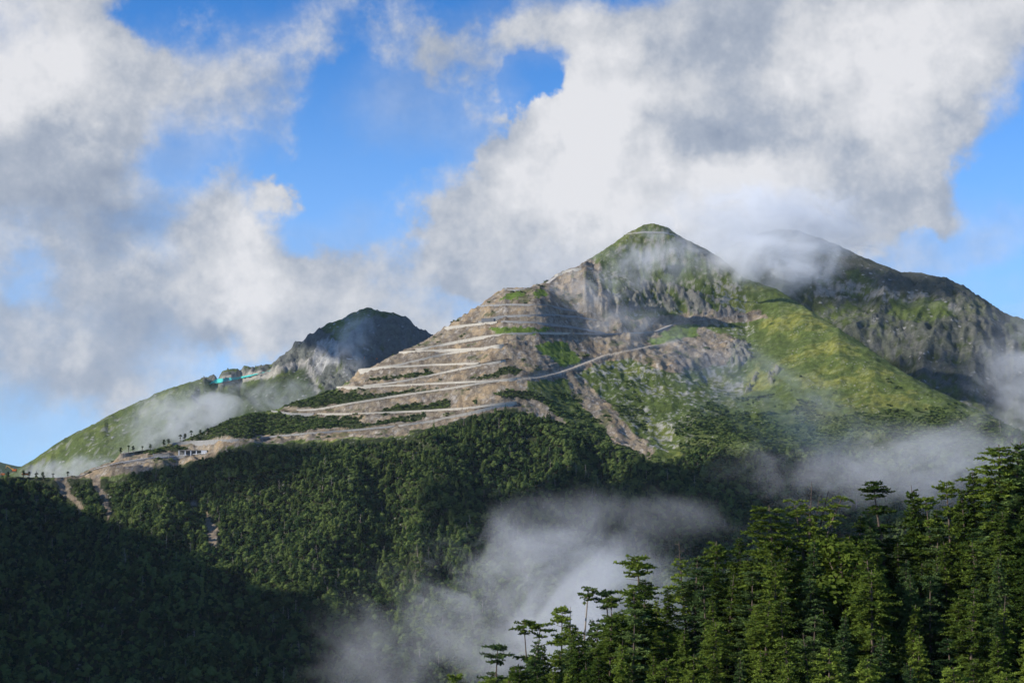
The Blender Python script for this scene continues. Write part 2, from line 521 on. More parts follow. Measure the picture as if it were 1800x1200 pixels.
# ---- roads laid on it, from the sight lines of the photograph
road_px = {
 'lower': [(95, 840), (140, 836), (165, 827), (205, 815), (260, 806), (330, 801), (372, 797)],
 'upperloop': [(215, 797), (260, 790), (310, 792), (345, 797)],
 'first': [(300, 780), (315, 777), (360, 775), (420, 772), (500, 765), (560, 760), (640, 754), (700, 748), (760, 739), (830, 724), (862, 715), (905, 709)],
 'second': [(482, 722), (520, 727), (620, 727), (740, 722), (820, 717), (862, 711), (905, 706)],
 'third': [(500, 722), (560, 719), (620, 708), (700, 695), (800, 681), (850, 672), (912, 665)],
 'fourth': [(597, 680), (640, 680), (720, 676), (820, 671), (870, 669), (914, 664)],
 'fifth': [(604, 681), (650, 677), (693, 672), (740, 663), (793, 652), (850, 640), (893, 632)],
 'sixth': [(634, 650), (690, 645), (760, 641), (850, 638), (893, 630)],
 'seventh': [(640, 650), (700, 641), (780, 622), (850, 612), (893, 605)],
 'eighth': [(706, 619), (740, 617), (800, 614), (850, 612), (893, 604)],
 'ninth': [(715, 618), (780, 605), (850, 592), (900, 586), (960, 585), (1070, 587), (1150, 583), (1180, 571), (1240, 562), (1330, 549)],
 'tenth': [(785, 576), (850, 568), (890, 565), (930, 566), (1000, 574), (1060, 585)],
 'eleventh': [(800, 574), (850, 565), (880, 556), (960, 553), (1010, 556), (1060, 565)],
 'twelfth': [(843, 538), (900, 535), (960, 537), (1010, 547)],
 'top': [(888, 508), (905, 510), (925, 508)],
 'col': [(962, 498), (985, 480), (1010, 473), (1040, 472)],
 'peak': [(1100, 413), (1130, 408), (1165, 409), (1190, 416)],
 'track': [(914, 666), (950, 662), (980, 655), (1010, 645), (1060, 625), (1110, 615), (1150, 606), (1200, 600)],
}
def densify(pts, n):
    p = np.array(pts, float)
    s = np.concatenate([[0], np.cumsum(np.hypot(*np.diff(p, axis=0).T))])
    t = np.linspace(0, s[-1], n)
    return np.stack([np.interp(t, s, p[:, 0]), np.interp(t, s, p[:, 1])], 1)
def smooth_line(q, it=4):
    q = q.copy()
    for _ in range(it):
        q[1:-1] = .25 * q[:-2] + .5 * q[1:-1] + .25 * q[2:]
    return q
roads = {}
for k, pl in road_px.items():
    L = sum(math.hypot(b[0] - a[0], b[1] - a[1]) for a, b in zip(pl, pl[1:]))
    dp = densify(pl, max(6, int(L / 6)))
    q = np.array([T1.hit(*p) for p in dp])
    # keep the sight line: smooth the depth, then put the point back on its line
    yy = smooth_line(q[:, 1:2], 14)[:, 0]
    rr = np.array([ray(*p) for p in dp])
    roads[k] = np.stack([rr[:, 0] * yy, yy, rr[:, 1] * yy], 1)
Zs = T1.Z.copy()
da = T1.a[1] - T1.a[0]
best = np.full(T1.Z.shape, 1e9); zr = np.zeros(T1.Z.shape)
R = 46.0
for k, q in roads.items():
    for p, n in zip(q[:-1], q[1:]):
        y0, y1 = min(p[1], n[1]) - R, max(p[1], n[1]) + R
        x0, x1 = min(p[0], n[0]) - R, max(p[0], n[0]) + R
        j0, j1 = np.searchsorted(T1.ys, [y0, y1])
        if j1 <= j0: continue
        aa = [x0 / y0, x0 / y1, x1 / y0, x1 / y1]
        i0 = max(0, int((min(aa) - T1.a[0]) / da)); i1 = min(len(T1.a), int((max(aa) - T1.a[0]) / da) + 2)
        xs = X[j0:j1, i0:i1]; yy = Y[j0:j1, i0:i1]
        dx, dy = n[0] - p[0], n[1] - p[1]
        L2 = dx * dx + dy * dy + 1e-9
        t = np.clip(((xs - p[0]) * dx + (yy - p[1]) * dy) / L2, 0, 1)
        dd = np.hypot(xs - p[0] - t * dx, yy - p[1] - t * dy)
        b = best[j0:j1, i0:i1]; zz = zr[j0:j1, i0:i1]
        upd = dd < b
        b[upd] = dd[upd]; zz[upd] = (p[2] + t * (n[2] - p[2]))[upd]
half = 5.2
near = best < 1e8
over = np.maximum(best - half, 0)
hi = zr + over * 1.7
lo = zr - 3.2 * sstep(over, 0, 1.0) - over * 1.1
Zc = np.where(near, np.clip(T1.Z, lo, hi), T1.Z)
fade = sstep(best, R, R * .6)
T1.Z = T1.Z + (Zc - T1.Z) * np.where(near, fade, 0)
cut = np.where(near, np.abs(Zc - Zs), 0)

# fine relief, not on the carriageways
PX, PY = T1.pixels()
wpx = PX + 7 * fbm(X, Y, 60, 4, .6, 71); wpy = PY + 5 * fbm(X, Y, 50, 4, .6, 73)
def polys(*ps):
    m = np.zeros(PX.shape, bool)
    for p in ps: m |= inpoly(wpx, wpy, p)
    return m
gravel = polys([(585, 692), (600, 678), (640, 645), (700, 612), (785, 568), (845, 528), (885, 500), (960, 488), (1000, 462), (1045, 455), (1062, 500), (1075, 540), (1110, 560), (1330, 543), (1345, 558),
                (1240, 575), (1300, 600), (1265, 645), (1180, 655), (1110, 628), (1050, 640), (1030, 655), (985, 668), (930, 668), (925, 690), (1000, 742), (960, 738), (905, 716), (850, 727), (700, 767), (540, 774), (400, 783), (395, 800), (200, 836),
                (100, 845), (98, 832), (200, 800), (310, 780), (420, 768), (620, 745), (490, 730), (500, 716), (640, 705), (760, 690), (600, 696)],
               [(1000, 660), (1030, 670), (1090, 735), (1150, 792), (1140, 805), (1085, 780), (1040, 730), (1000, 690)],
               [(365, 898), (377, 922), (386, 940), (379, 966), (367, 950), (362, 915)], [(334, 880), (346, 882), (344, 888), (336, 888)],
               [(158, 838), (172, 838), (188, 870), (196, 900), (190, 912), (180, 880)], [(96, 842), (118, 842), (128, 870), (150, 895), (145, 898), (118, 875)])
gm = polys([(935, 607), (990, 600), (1008, 618), (1027, 640), (990, 648), (955, 625)], [(862, 580), (890, 574), (985, 580), (960, 585), (880, 586)],
           [(1140, 600), (1190, 574), (1232, 570), (1222, 590), (1150, 610)], [(870, 528), (890, 514), (918, 512), (930, 520), (900, 530)], [(940, 512), (960, 508), (962, 520), (945, 522)])
strips = polys([(498, 716), (530, 700), (585, 688), (640, 692), (720, 688), (765, 681), (770, 689), (700, 697), (620, 706), (560, 717)],
               [(300, 778), (345, 760), (400, 735), (440, 726), (480, 724), (560, 731), (640, 736), (630, 746), (500, 762), (420, 769)],
               [(640, 727), (700, 712), (790, 704), (795, 714), (720, 724)], [(600, 752), (640, 742), (745, 728), (745, 737), (660, 750)],
               [(868, 692), (895, 684), (940, 692), (985, 712), (930, 704), (880, 698)], [(820, 662), (860, 655), (900, 645), (925, 655), (900, 660)],
               [(640, 668), (700, 662), (760, 650), (770, 655), (700, 668)], [(215, 800), (260, 786), (310, 783), (330, 788), (300, 796)])
rocky = polys([(1040, 500), (1090, 520), (1110, 495), (1180, 500), (1250, 520), (1300, 560), (1200, 550), (1120, 548), (1060, 552)],
              [(1275, 612), (1295, 600), (1318, 610), (1316, 630), (1300, 645), (1280, 640)], [(1305, 692), (1335, 655), (1340, 662), (1318, 690)], [(1350, 665), (1368, 645), (1370, 655), (1356, 675)],
              [(1020, 490), (1050, 500), (1060, 540), (1030, 530)])
rocky &= fbm(X, Y, 30, 3, .6, 3) > -.15
forest = polys([(-900, 820), (-300, 820), (0, 838), (100, 842), (160, 842), (205, 845), (250, 822), (330, 810), (400, 787), (540, 778), (700, 770), (850, 722), (890, 714), (925, 720), (1000, 752), (1090, 790), (1150, 812),
                (1190, 805), (1230, 775), (1300, 790), (1400, 785), (1500, 772), (1600, 760), (1680, 735), (1760, 748), (2500, 980), (3500, 3000), (-2000, 3000)])
shrubz = polys([(1000, 690), (1060, 720), (1160, 810), (1200, 800), (1185, 740), (1260, 700), (1400, 655), (1560, 665), (1760, 741), (1760, 800), (1450, 820), (1300, 820), (1220, 830), (1100, 800), (950, 735), (930, 690), (960, 680)],
               [(1050, 650), (1120, 680), (1140, 760), (1080, 730)])
scar = gravel & (wpy > 840)
edge_ok = lambda px, py: inpoly(px, py, FOREST_P) & ~inpoly(px, py, SCARS[0]) & ~inpoly(px, py, SCARS[1]) & ~inpoly(px, py, SCARS[2]) & ~inpoly(px, py, SCARS[3])
FOREST_P = [(-900, 826), (-300, 830), (0, 836), (100, 842), (160, 842), (205, 845), (250, 822), (330, 812), (400, 787), (540, 776), (700, 767), (850, 722), (890, 714), (925, 720), (1000, 752), (1090, 790), (1150, 812), (1190, 805), (1230, 775), (1300, 790), (1400, 785), (1500, 772), (1600, 760), (1680, 735), (1760, 748), (2500, 980), (3500, 3000), (-2000, 3000)]
SCARS = [[(365, 898), (379, 922), (388, 940), (381, 966), (365, 950), (360, 915)], [(158, 838), (172, 838), (190, 870), (198, 900), (190, 912), (178, 880)], [(332, 880), (348, 880), (346, 890), (334, 890)], [(96, 842), (118, 842), (130, 870), (150, 895), (142, 898), (116, 875)]]
fine = fbm(X, Y, 14, 4, .65, 21)
crag = fbm(X * 1.6, Y * .8, 34, 5, .7, 23, ridged=True)
onroad = best < half + 1.5
amp2 = np.where(gravel, 1.9, 1.3)
amp2 = np.where(onroad, .05, amp2)
tm = blur((gravel & terr & (PY < 770)).astype(float), 5) * sstep(best, 7, 12)
T1.Z = T1.Z + tm * 2.2 * np.sin(T1.Z * (2 * np.pi / 8.5) + 4.0 * fbm(X, Y, 90, 3, .5, 63)) * sstep(fbm(X, Y, 70, 2, .5, 65), -.3, .3)
T1.Z = T1.Z + amp2 * fine + np.where(rocky & ~onroad, 6.0, 0) * (crag - .4)
# ---- colours of the ground (real surface colours)
n1_ = fbm(X, Y, 110, 4, .55, 41); n2_ = fbm(X, Y, 30, 4, .6, 43); n3_ = fbm(X, Y, 9, 3, .6, 47)
def mixc(c, m, col):
    m = np.clip(m, 0, 1)[..., None]
    return c * (1 - m) + np.array(col) * m
col = np.empty(PX.shape + (3,)); col[:] = (.085, .115, .028)
col = mixc(col, sstep(n1_ + .4 * n2_, .0, .7), (.14, .16, .035))
yel = inpoly(wpx, wpy, [(1340, 560), (1420, 550), (1580, 660), (1640, 720), (1500, 720), (1380, 680), (1310, 690), (1330, 620)])
col = mixc(col, np.where(yel, .6, 0) * sstep(n2_ + n1_, -.4, .6), (.20, .20, .032))
col = mixc(col, sstep(n2_, .25, .6) * .6, (.06, .085, .025))
cirque = inpoly(wpx, wpy, [(1000, 470), (1130, 420), (1300, 480), (1330, 600), (1300, 700), (1180, 800), (1100, 780), (1000, 690), (980, 560)])
talus = sstep(n3_ + .7 * n2_ + .5 * n1_, .25, .65) * np.where(cirque, .8, .12)
col = mixc(col, talus, (.27, .26, .235))
col = mixc(col, np.where(shrubz, .6, 0) * sstep(PY + 45 * n2_ + 30 * n1_, 690, 760), (.05, .07, .022))
col = col * (1 + .30 * np.clip(n3_, -1, 1) + .18 * np.clip(n2_, -1, 1))[..., None]
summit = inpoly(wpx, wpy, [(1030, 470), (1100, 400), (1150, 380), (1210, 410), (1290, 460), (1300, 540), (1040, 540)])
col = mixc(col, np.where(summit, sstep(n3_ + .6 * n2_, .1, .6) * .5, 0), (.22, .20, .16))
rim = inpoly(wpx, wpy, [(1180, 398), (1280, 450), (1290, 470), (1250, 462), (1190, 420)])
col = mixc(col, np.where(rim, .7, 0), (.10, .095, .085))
gcol = np.empty_like(col); gcol[:] = (.255, .21, .147)
gcol = mixc(gcol, sstep(n2_ + .5 * n3_, -.1, .4) * .7, (.15, .125, .10))
gcol = mixc(gcol, sstep(n1_ - n2_, .2, .8) * .6, (.36, .26, .15))
gcol = mixc(gcol, sstep(n3_ + .3 * n2_, .25, .6) * .6, (.46, .42, .36))
streak = fbm(X + .25 * Y, Y * .16, 11, 3, .6, 57)
gcol = mixc(gcol, sstep(streak, -.1, .6) * .65, (.115, .09, .065))
veg = sstep(fbm(X, Y, 45, 4, .6, 53) + .3 * n3_, .35, .6) * (best > 11)
gcol = mixc(gcol, sstep(best, 16, 7) * sstep(n3_ + streak, -.7, .2) * .6, (.10, .08, .06))
gcol = mixc(gcol, veg * .75, (.075, .085, .03))
gcol = mixc(gcol, np.where(scar, .7, 0), (.23, .18, .125))
gmask = gravel & ~strips & ~gm
col = np.where(gmask[..., None], gcol, col)
col = np.where(gm[..., None], np.array((.10, .15, .025)), col)
col = mixc(col, np.where(rocky, sstep(crag, -.3, .6) * .8, 0), (.185, .175, .16))
col = mixc(col, np.where((cut > 3.0) & ~forest & ~strips, .6, 0) * sstep(n3_, -.6, .3), (.34, .30, .245))
fl = (forest | strips) & ~gmask
col = np.where(fl[..., None], np.array((.035, .045, .018)), col)
# track
for k in ('track',):
    q = roads[k]
    for p in q:
        dd = np.hypot(X - p[0], Y - p[1])
        col = mixc(col, sstep(dd, 9, 4), (.40, .35, .28))
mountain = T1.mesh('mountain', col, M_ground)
tag(mountain, kind='structure')

# ------------------------------------------------------------------ far hill on the left
T2 = Sheet(-0.42, 0.10, 0.0014, np.arange(3200, 5200, 9.0))
sil2 = [(-60, 870, 4050), (30, 826, 4080), (60, 808, 4100), (110, 774, 4130), (160, 748, 4150), (225, 715, 4150), (290, 686, 4150), (340, 671, 4150), (365, 664, 4140), (374, 667, 4130), (384, 668, 4130),
        (388, 654, 4150), (402, 649, 4160), (418, 649, 4160), (423, 658, 4160), (427, 645, 4170), (445, 646, 4175), (465, 648, 4180), (485, 640, 4180), (505, 625, 4180), (520, 606, 4180), (545, 592, 4190), (575, 571, 4190), (610, 556, 4190), (628, 546, 4200), (642, 543, 4200),
        (665, 546, 4220), (690, 550, 4230), (718, 561, 4250), (730, 577, 4260), (750, 590, 4270), (775, 606, 4280), (850, 650, 4300), (1000, 720, 4350)]
inner2 = [(60, 830, 3950), (150, 800, 3900), (230, 790, 3800), (250, 740, 3990), (330, 740, 3900), (420, 670, 4090), (480, 655, 4090), (540, 638, 4080), (400, 740, 3850), (480, 720, 3860), (560, 690, 3900), (560, 620, 4090),
          (600, 600, 4110), (640, 650, 4000), (700, 640, 4080), (760, 660, 4090), (650, 720, 3850), (300, 820, 3700), (500, 800, 3650), (700, 800, 3650), (900, 780, 3900), (100, 860, 3800), (-100, 900, 3800)]
T2.fit(sil2, inner2, back=((140, -70), (500, -330)))
X2, Y2 = T2.X, T2.Y
T2.Z += 14 * fbm(X2 + .3 * Y2, Y2 * .5, 160, 4, .5, 61, ridged=True)
T2.fitridge(width=120, front=140)
T2.Z += 7 * fbm(X2, Y2, 45, 4, .6, 67) * np.exp(-((Y2 - 4210) / 70) ** 2) * (X2 > -700)
p2x, p2y = T2.pixels()
w2x = p2x + 5 * fbm(X2, Y2, 90, 4, .6, 81); w2y = p2y + 5 * fbm(X2, Y2, 80, 4, .6, 83)
rk2 = inpoly(w2x, w2y, [(470, 650), (520, 600), (560, 580), (600, 610), (640, 560), (720, 560), (800, 620), (760, 700), (600, 720), (540, 650), (500, 655)]) | inpoly(p2x, p2y + 0 * w2y, [(383, 700), (383, 656), (470, 648), (480, 660), (400, 668)]) | inpoly(w2x, w2y, [(355, 664), (372, 662), (378, 672), (360, 674)])
c2 = fbm(X2 * 1.5, Y2 * .7, 60, 6, .7, 87, ridged=True)
T2.Z += np.where(rk2, 9, 2) * (c2 - .4) * sstep(p2y, 520, 600) + 1.5 * fbm(X2, Y2, 30, 3, .5, 89)
a2 = fbm(X2, Y2, 90, 4, .6, 91); b2 = fbm(X2, Y2, 25, 3, .6, 93)
col2 = np.empty(p2x.shape + (3,)); col2[:] = (.075, .10, .028)
col2 = mixc(col2, sstep(a2, 0, .7), (.12, .145, .035))
col2 = mixc(col2, sstep(b2 + .4 * a2, .45, .7) * .7, (.20, .20, .18))
col2 = mixc(col2, np.where(rk2, sstep(c2 + b2 * .5, -.2, .5) * .8, 0), (.125, .125, .12))
pale = inpoly(w2x, w2y, [(545, 640), (560, 610), (590, 600), (600, 640), (560, 665)])
col2 = mixc(col2, np.where(pale, .6, 0) * sstep(c2, 0, .8), (.42, .41, .39))
scree = inpoly(w2x, w2y, [(530, 645), (548, 645), (562, 690), (552, 695), (540, 670)])
col2 = mixc(col2, np.where(scree, .7, 0), (.30, .28, .26))
ledge = inpoly(p2x, p2y, [(372, 676), (376, 668), (470, 655), (490, 650), (550, 636), (552, 640), (500, 655), (470, 665), (430, 672)])
col2 = mixc(col2, np.where(ledge, .8, 0), (.36, .33, .28))
wood2 = inpoly(w2x, w2y, [(380, 690), (470, 668), (540, 650), (560, 700), (560, 800), (200, 830), (260, 790)])
col2 = mixc(col2, np.where(wood2, .75, 0), (.04, .055, .025))
hill = T2.mesh('hill', col2, M_far)
tag(hill, kind='structure')

# ------------------------------------------------------------------ rocky ridge on the right
T3 = Sheet(0.08, 0.62, 0.001, np.arange(2700, 4700, 7.0))
sil3 = [(1150, 520, 3700), (1250, 450, 3700), (1320, 415, 3700), (1370, 402, 3700), (1400, 405, 3700), (1440, 418, 3700), (1475, 432, 3690), (1520, 453, 3680), (1560, 470, 3670), (1585, 479, 3660), (1600, 478, 3650), (1640, 484, 3640),
        (1665, 491, 3630), (1690, 503, 3600), (1725, 527, 3570), (1760, 547, 3540), (1775, 556, 3530), (1800, 563, 3500), (1850, 600, 3450), (1950, 680, 3350), (2200, 850, 3200)]
inner3 = [(1400, 460, 3600), (1500, 480, 3590), (1600, 500, 3560), (1700, 530, 3500), (1450, 500, 3520), (1550, 520, 3490), (1640, 540, 3450), (1430, 530, 3450), (1500, 570, 3380), (1600, 600, 3280), (1680, 600, 3300), (1750, 620, 3260),
          (1600, 680, 3130), (1700, 700, 3080), (1780, 700, 3080), (1850, 760, 3000), (1500, 650, 3200), (1300, 540, 3400), (1250, 600, 3300), (2000, 800, 2900), (1400, 700, 3050), (1600, 800, 2850)]
T3.fit(sil3, inner3)
X3, Y3 = T3.X, T3.Y
T3.Z += 24 * fbm(X3 - .3 * Y3, Y3 * .45, 210, 4, .5, 101, ridged=True) * sstep(Y3, 3700, 3450)
T3.fitridge()
p3x, p3y = T3.pixels()
w3x = p3x + 12 * fbm(X3, Y3, 120, 4, .6, 111); w3y = p3y + 9 * fbm(X3, Y3, 100, 4, .6, 113)
cliff = inpoly(w3x, w3y, [(1380, 400), (1500, 440), (1600, 472), (1680, 488), (1740, 530), (1760, 600), (1700, 560), (1640, 520), (1540, 510), (1440, 480), (1390, 490)])
cl2 = inpoly(w3x, w3y, [(1480, 580), (1560, 540), (1660, 560), (1740, 560), (1800, 600), (1800, 720), (1700, 700), (1600, 650)])
c3 = fbm(X3 * 1.3 - .5 * Y3, Y3 * .9, 60, 6, .66, 117, ridged=True)
T3.Z += (np.where(cliff, 4.5, 2.5) + np.where(cl2, 2.5, 0)) * (c3 - .4) * sstep(Y3, 3640, 3540) + 2.5 * fbm(X3, Y3, 28, 4, .6, 119)
a3 = fbm(X3, Y3, 150, 4, .6, 121); b3 = fbm(X3, Y3, 30, 5, .75, 123)
col3 = np.empty(p3x.shape + (3,)); col3[:] = (.050, .066, .022)
col3 = mixc(col3, sstep(a3, .1, .6), (.10, .13, .03))
col3 = mixc(col3, sstep(b3 + .5 * a3, .1, .5) * .55, (.17, .165, .15))
col3 = mixc(col3, np.where(cliff, sstep(c3 + b3 * .5, -.4, .5) * .5, 0), (.15, .145, .125))
col3 = mixc(col3, np.where(cl2, sstep(c3 + b3 * .6, .3, 1.0) * .55, 0), (.13, .13, .12))
tal = inpoly(w3x, w3y, [(1430, 495), (1540, 500), (1640, 525), (1700, 545), (1640, 545), (1520, 530), (1430, 520)])
col3 = mixc(col3, np.where(tal, .8, 0) * sstep(b3, -.4, .2), (.29, .28, .25))
g3 = inpoly(w3x, w3y, [(1560, 530), (1650, 530), (1680, 560), (1620, 570), (1560, 555)]) | inpoly(w3x, w3y, [(1480, 480), (1510, 470), (1550, 500), (1500, 500)])
col3 = mixc(col3, np.where(g3, .8, 0), (.095, .13, .025))
ridge = T3.mesh('rocky_ridge', col3 * .8, M_far)
tag(ridge, kind='structure')

# ------------------------------------------------------------------ valley floor and far-off hills
def ring(name, D, hpts, col, mat, thick=1500):
    a = np.linspace(-1.3, 1.3, 260)
    ysr = np.linspace(D - thick, D + thick, 40)
    A, Yr = np.meshgrid(a, ysr); Xr = A * Yr
    hp = np.interp(900 + 2500 * a, [p[0] for p in hpts], [p[1] for p in hpts])
    top = (820 - hp) / 2500 * D
    prof = np.exp(-((Yr - D) / (thick * .45)) ** 2)
    Z = -420 + (top + 420) * prof + 60 * prof * fbm(Xr, Yr, 900, 4, .5, 7) * sstep(np.abs(Yr - D), 100, 700)
    V = np.stack([Xr, Yr, Z], -1).reshape(-1, 3)
    i = np.arange(Z.size).reshape(Z.shape)
    F = np.stack([i[:-1, :-1], i[:-1, 1:], i[1:, 1:], i[1:, :-1]], -1).reshape(-1, 4)
    me = mesh_np(name, V, F); smooth(me)
    cc = np.empty((len(V), 3)); cc[:] = col
    vcol(me, cc)
    return tag(link(name, me, mat), kind='structure')
ring('distant_hills', 8200, [(-2500, 700), (-400, 760), (-60, 795), (0, 809), (20, 818), (60, 820), (110, 817), (200, 830), (1900, 830), (2600, 760), (4000, 650)], (.05, .08, .03), M_far, 1100)
g = np.array([(-9300, -3000, -430), (9300, -3000, -430), (9300, 9300, -430), (-9300, 9300, -430)], float)
gm_ = mesh_np('ground', g, np.array([[0, 1, 2, 3]]))
vcol(gm_, np.array([(.05, .07, .03)] * 4))
tag(link('ground', gm_, M_far), kind='structure')
# ------------------------------------------------------------------ mesh builder
class MB:
    def __init__(self):
        self.v = []; self.f = []
    def box(self, c, s, rz=0.0, ry=0.0):
        n = len(self.v)
        cz, sz = math.cos(rz), math.sin(rz); cy, sy = math.cos(ry), math.sin(ry)
        for dx in (-.5, .5):
            for dy in (-.5, .5):
                for dz in (-.5, .5):
                    x, y, z = dx * s[0], dy * s[1], dz * s[2]
                    x, z = x * cy + z * sy, -x * sy + z * cy
                    x, y = x * cz - y * sz, x * sz + y * cz
                    self.v.append((c[0] + x, c[1] + y, c[2] + z))
        for q in ((0, 1, 3, 2), (4, 6, 7, 5), (0, 4, 5, 1), (2, 3, 7, 6), (0, 2, 6, 4), (1, 5, 7, 3)):
            self.f.append(tuple(n + i for i in q))
    def tube(self, pts, rad, k=6, cap=True):
        pts = [Vector(p) for p in pts]
        n = len(self.v)
        for i, p in enumerate(pts):
            t = (pts[min(i + 1, len(pts) - 1)] - pts[max(i - 1, 0)]).normalized()
            u = t.cross(Vector((0, 0, 1)) if abs(t.z) < .9 else Vector((1, 0, 0))).normalized()
            w = t.cross(u)
            for j in range(k):
                a = 2 * math.pi * j / k
                self.v.append(tuple(p + float(rad[i]) * (math.cos(a) * u + math.sin(a) * w)))
        for i in range(len(pts) - 1):
            for j in range(k):
                a = n + i * k + j; b = n + i * k + (j + 1) % k
                self.f.append((a, b, b + k, a + k))
        if cap:
            self.f.append(tuple(n + j for j in range(k))[::-1])
            self.f.append(tuple(n + (len(pts) - 1) * k + j for j in range(k)))
    def mesh(self, name):
        me = bpy.data.meshes.new(name)
        me.from_pydata(self.v, [], self.f)
        me.update()
        return me
    def build(self, name, mat, parent=None):
        return link(name, self.mesh(name), mat, parent)

def empty(name, loc, label, cat, group=None):
    o = bpy.data.objects.new(name, None)
    C.objects.link(o); o.location = loc
    o.empty_display_size = .1
    return tag(o, label, cat, group)

# ------------------------------------------------------------------ roads and their walls
def grad(x, y):
    e = 12.0
    i = (T1b.h(x + e, y) - T1b.h(x - e, y)) / (2 * e)
    j = (T1b.h(x, y + e) - T1b.h(x, y - e)) / (2 * e)
    return np.array((i, j))
class _B: pass
T1b = Sheet.__new__(Sheet); T1b.a = T1.a; T1b.ys = T1.ys; T1b.Z = base0

def normals(q):
    """unit vectors pointing down the slope, square to the road"""
    t = np.gradient(q[:, :2], axis=0)
    t /= np.linalg.norm(t, axis=1, keepdims=True) + 1e-9
    n = np.stack([-t[:, 1], t[:, 0]], 1)
    out = []
    for k in range(len(q)):
        g_ = grad(q[k, 0], q[k, 1])
        s = -np.sign(np.dot(n[k], g_)) or 1
        out.append(n[k] * s)
    out = np.array(out)
    if (out[:, 1] > 0).mean() > .5: pass
    return out

ribbon_v = []; ribbon_f = []
for k, q in roads.items():
    if k == 'track': continue
    nn = normals(q)
    n0 = len(ribbon_v)
    for p, n in zip(q, nn):
        for s in (-4.0, 4.4):
            ribbon_v.append((p[0] + n[0] * s, p[1] + n[1] * s, p[2] + .35 + .004 * len(ribbon_v) % .1))
    for i in range(len(q) - 1):
        a = n0 + 2 * i
        ribbon_f.append((a, a + 1, a + 3, a + 2))
me = mesh_np('road', np.array(ribbon_v), np.array(ribbon_f))
tag(link('road', me, M_road), kind='structure')

def wall(road, px0, px1, h0, bulges, label, mat, rise=1.0, group=None, steps=2):
    q = roads[road]
    ppx = pix(q[:, 0], q[:, 1], q[:, 2])[0]
    sel = (ppx >= px0) & (ppx <= px1)
    q = q[sel]
    if len(q) < 3: return
    s = np.linspace(0, len(q) - 1, (len(q) - 1) * steps + 1)
    q = np.stack([np.interp(s, np.arange(len(q)), q[:, j]) for j in range(3)], 1)
    nn = normals(q)
    nn = smooth_line(nn, 6); nn /= np.linalg.norm(nn, axis=1, keepdims=True)
    ppx = pix(q[:, 0], q[:, 1], q[:, 2])[0]
    h = np.full(len(q), float(h0))
    h *= 1 + .35 * np.array([mnoise.noise(Vector((x / 40, y / 40, 1.7))) for x, y, z in q])
    for c, w, e in bulges:
        h += e * np.exp(-((ppx - c) / w) ** 2)
    end = np.minimum(1, np.minimum(np.arange(len(q)), np.arange(len(q))[::-1]) / 4 + .35)
    h *= end
    offs = 6.0 + np.maximum(h - h0, 0) * .55
    V = []
    for p, n, hh, of in zip(q, nn, h, offs):
        x, y = p[0] + n[0] * of, p[1] + n[1] * of
        x2, y2 = p[0] + n[0] * (of - .9), p[1] + n[1] * (of - .9)
        lean = .18 * hh
        V += [(x2, y2, p[2] + rise), (x, y, p[2] + rise), (x + n[0] * lean, y + n[1] * lean, p[2] - hh), (x2, y2, p[2] - hh)]
    F = []
    m = len(q)
    for i in range(m - 1):
        for j in range(4):
            a = 4 * i + j; b = 4 * i + (j + 1) % 4
            F.append((a, b, b + 4, a + 4))
    F += [(3, 2, 1, 0), (4 * m - 4, 4 * m - 3, 4 * m - 2, 4 * m - 1)]
    me = bpy.data.meshes.new('retaining_wall'); me.from_pydata(V, [], F); me.update()
    o = link('retaining_wall', me, mat)
    tag(o, label, 'retaining wall', group)
G = 'concrete walls holding up the switchback road'
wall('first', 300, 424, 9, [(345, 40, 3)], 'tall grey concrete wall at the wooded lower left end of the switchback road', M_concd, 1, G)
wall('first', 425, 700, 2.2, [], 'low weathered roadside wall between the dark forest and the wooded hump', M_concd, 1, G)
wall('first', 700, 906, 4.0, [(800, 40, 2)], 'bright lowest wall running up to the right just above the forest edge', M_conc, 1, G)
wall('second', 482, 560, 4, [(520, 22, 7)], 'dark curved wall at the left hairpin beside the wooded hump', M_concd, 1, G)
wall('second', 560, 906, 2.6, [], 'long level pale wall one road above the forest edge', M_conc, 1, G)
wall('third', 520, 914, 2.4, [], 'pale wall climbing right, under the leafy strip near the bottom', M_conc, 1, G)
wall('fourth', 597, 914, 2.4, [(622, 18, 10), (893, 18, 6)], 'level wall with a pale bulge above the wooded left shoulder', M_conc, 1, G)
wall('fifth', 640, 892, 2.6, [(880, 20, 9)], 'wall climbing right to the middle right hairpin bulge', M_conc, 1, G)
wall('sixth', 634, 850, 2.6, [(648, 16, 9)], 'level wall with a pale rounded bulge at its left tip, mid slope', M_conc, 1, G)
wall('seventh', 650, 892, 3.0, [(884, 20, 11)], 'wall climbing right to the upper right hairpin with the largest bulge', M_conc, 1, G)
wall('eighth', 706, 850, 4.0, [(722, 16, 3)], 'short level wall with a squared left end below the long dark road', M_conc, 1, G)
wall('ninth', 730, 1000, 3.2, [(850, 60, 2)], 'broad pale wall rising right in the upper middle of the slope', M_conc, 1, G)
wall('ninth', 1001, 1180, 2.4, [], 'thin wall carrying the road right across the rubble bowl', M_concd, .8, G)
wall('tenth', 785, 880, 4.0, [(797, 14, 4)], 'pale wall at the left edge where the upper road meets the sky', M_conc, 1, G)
wall('tenth', 881, 1060, 3.4, [], 'grey shaded upper wall curving down to the right', M_concd, 1, G)  # darker concrete puts the shade of this stretch into its colour
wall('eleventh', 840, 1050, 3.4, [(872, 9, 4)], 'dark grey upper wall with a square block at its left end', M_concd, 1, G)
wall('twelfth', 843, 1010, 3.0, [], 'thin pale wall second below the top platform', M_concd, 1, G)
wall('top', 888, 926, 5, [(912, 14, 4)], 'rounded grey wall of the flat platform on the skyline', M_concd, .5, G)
wall('col', 968, 1040, 4, [(1005, 20, 4)], 'pale wall on the saddle just left of the misty peak', M_conc, 1, G)
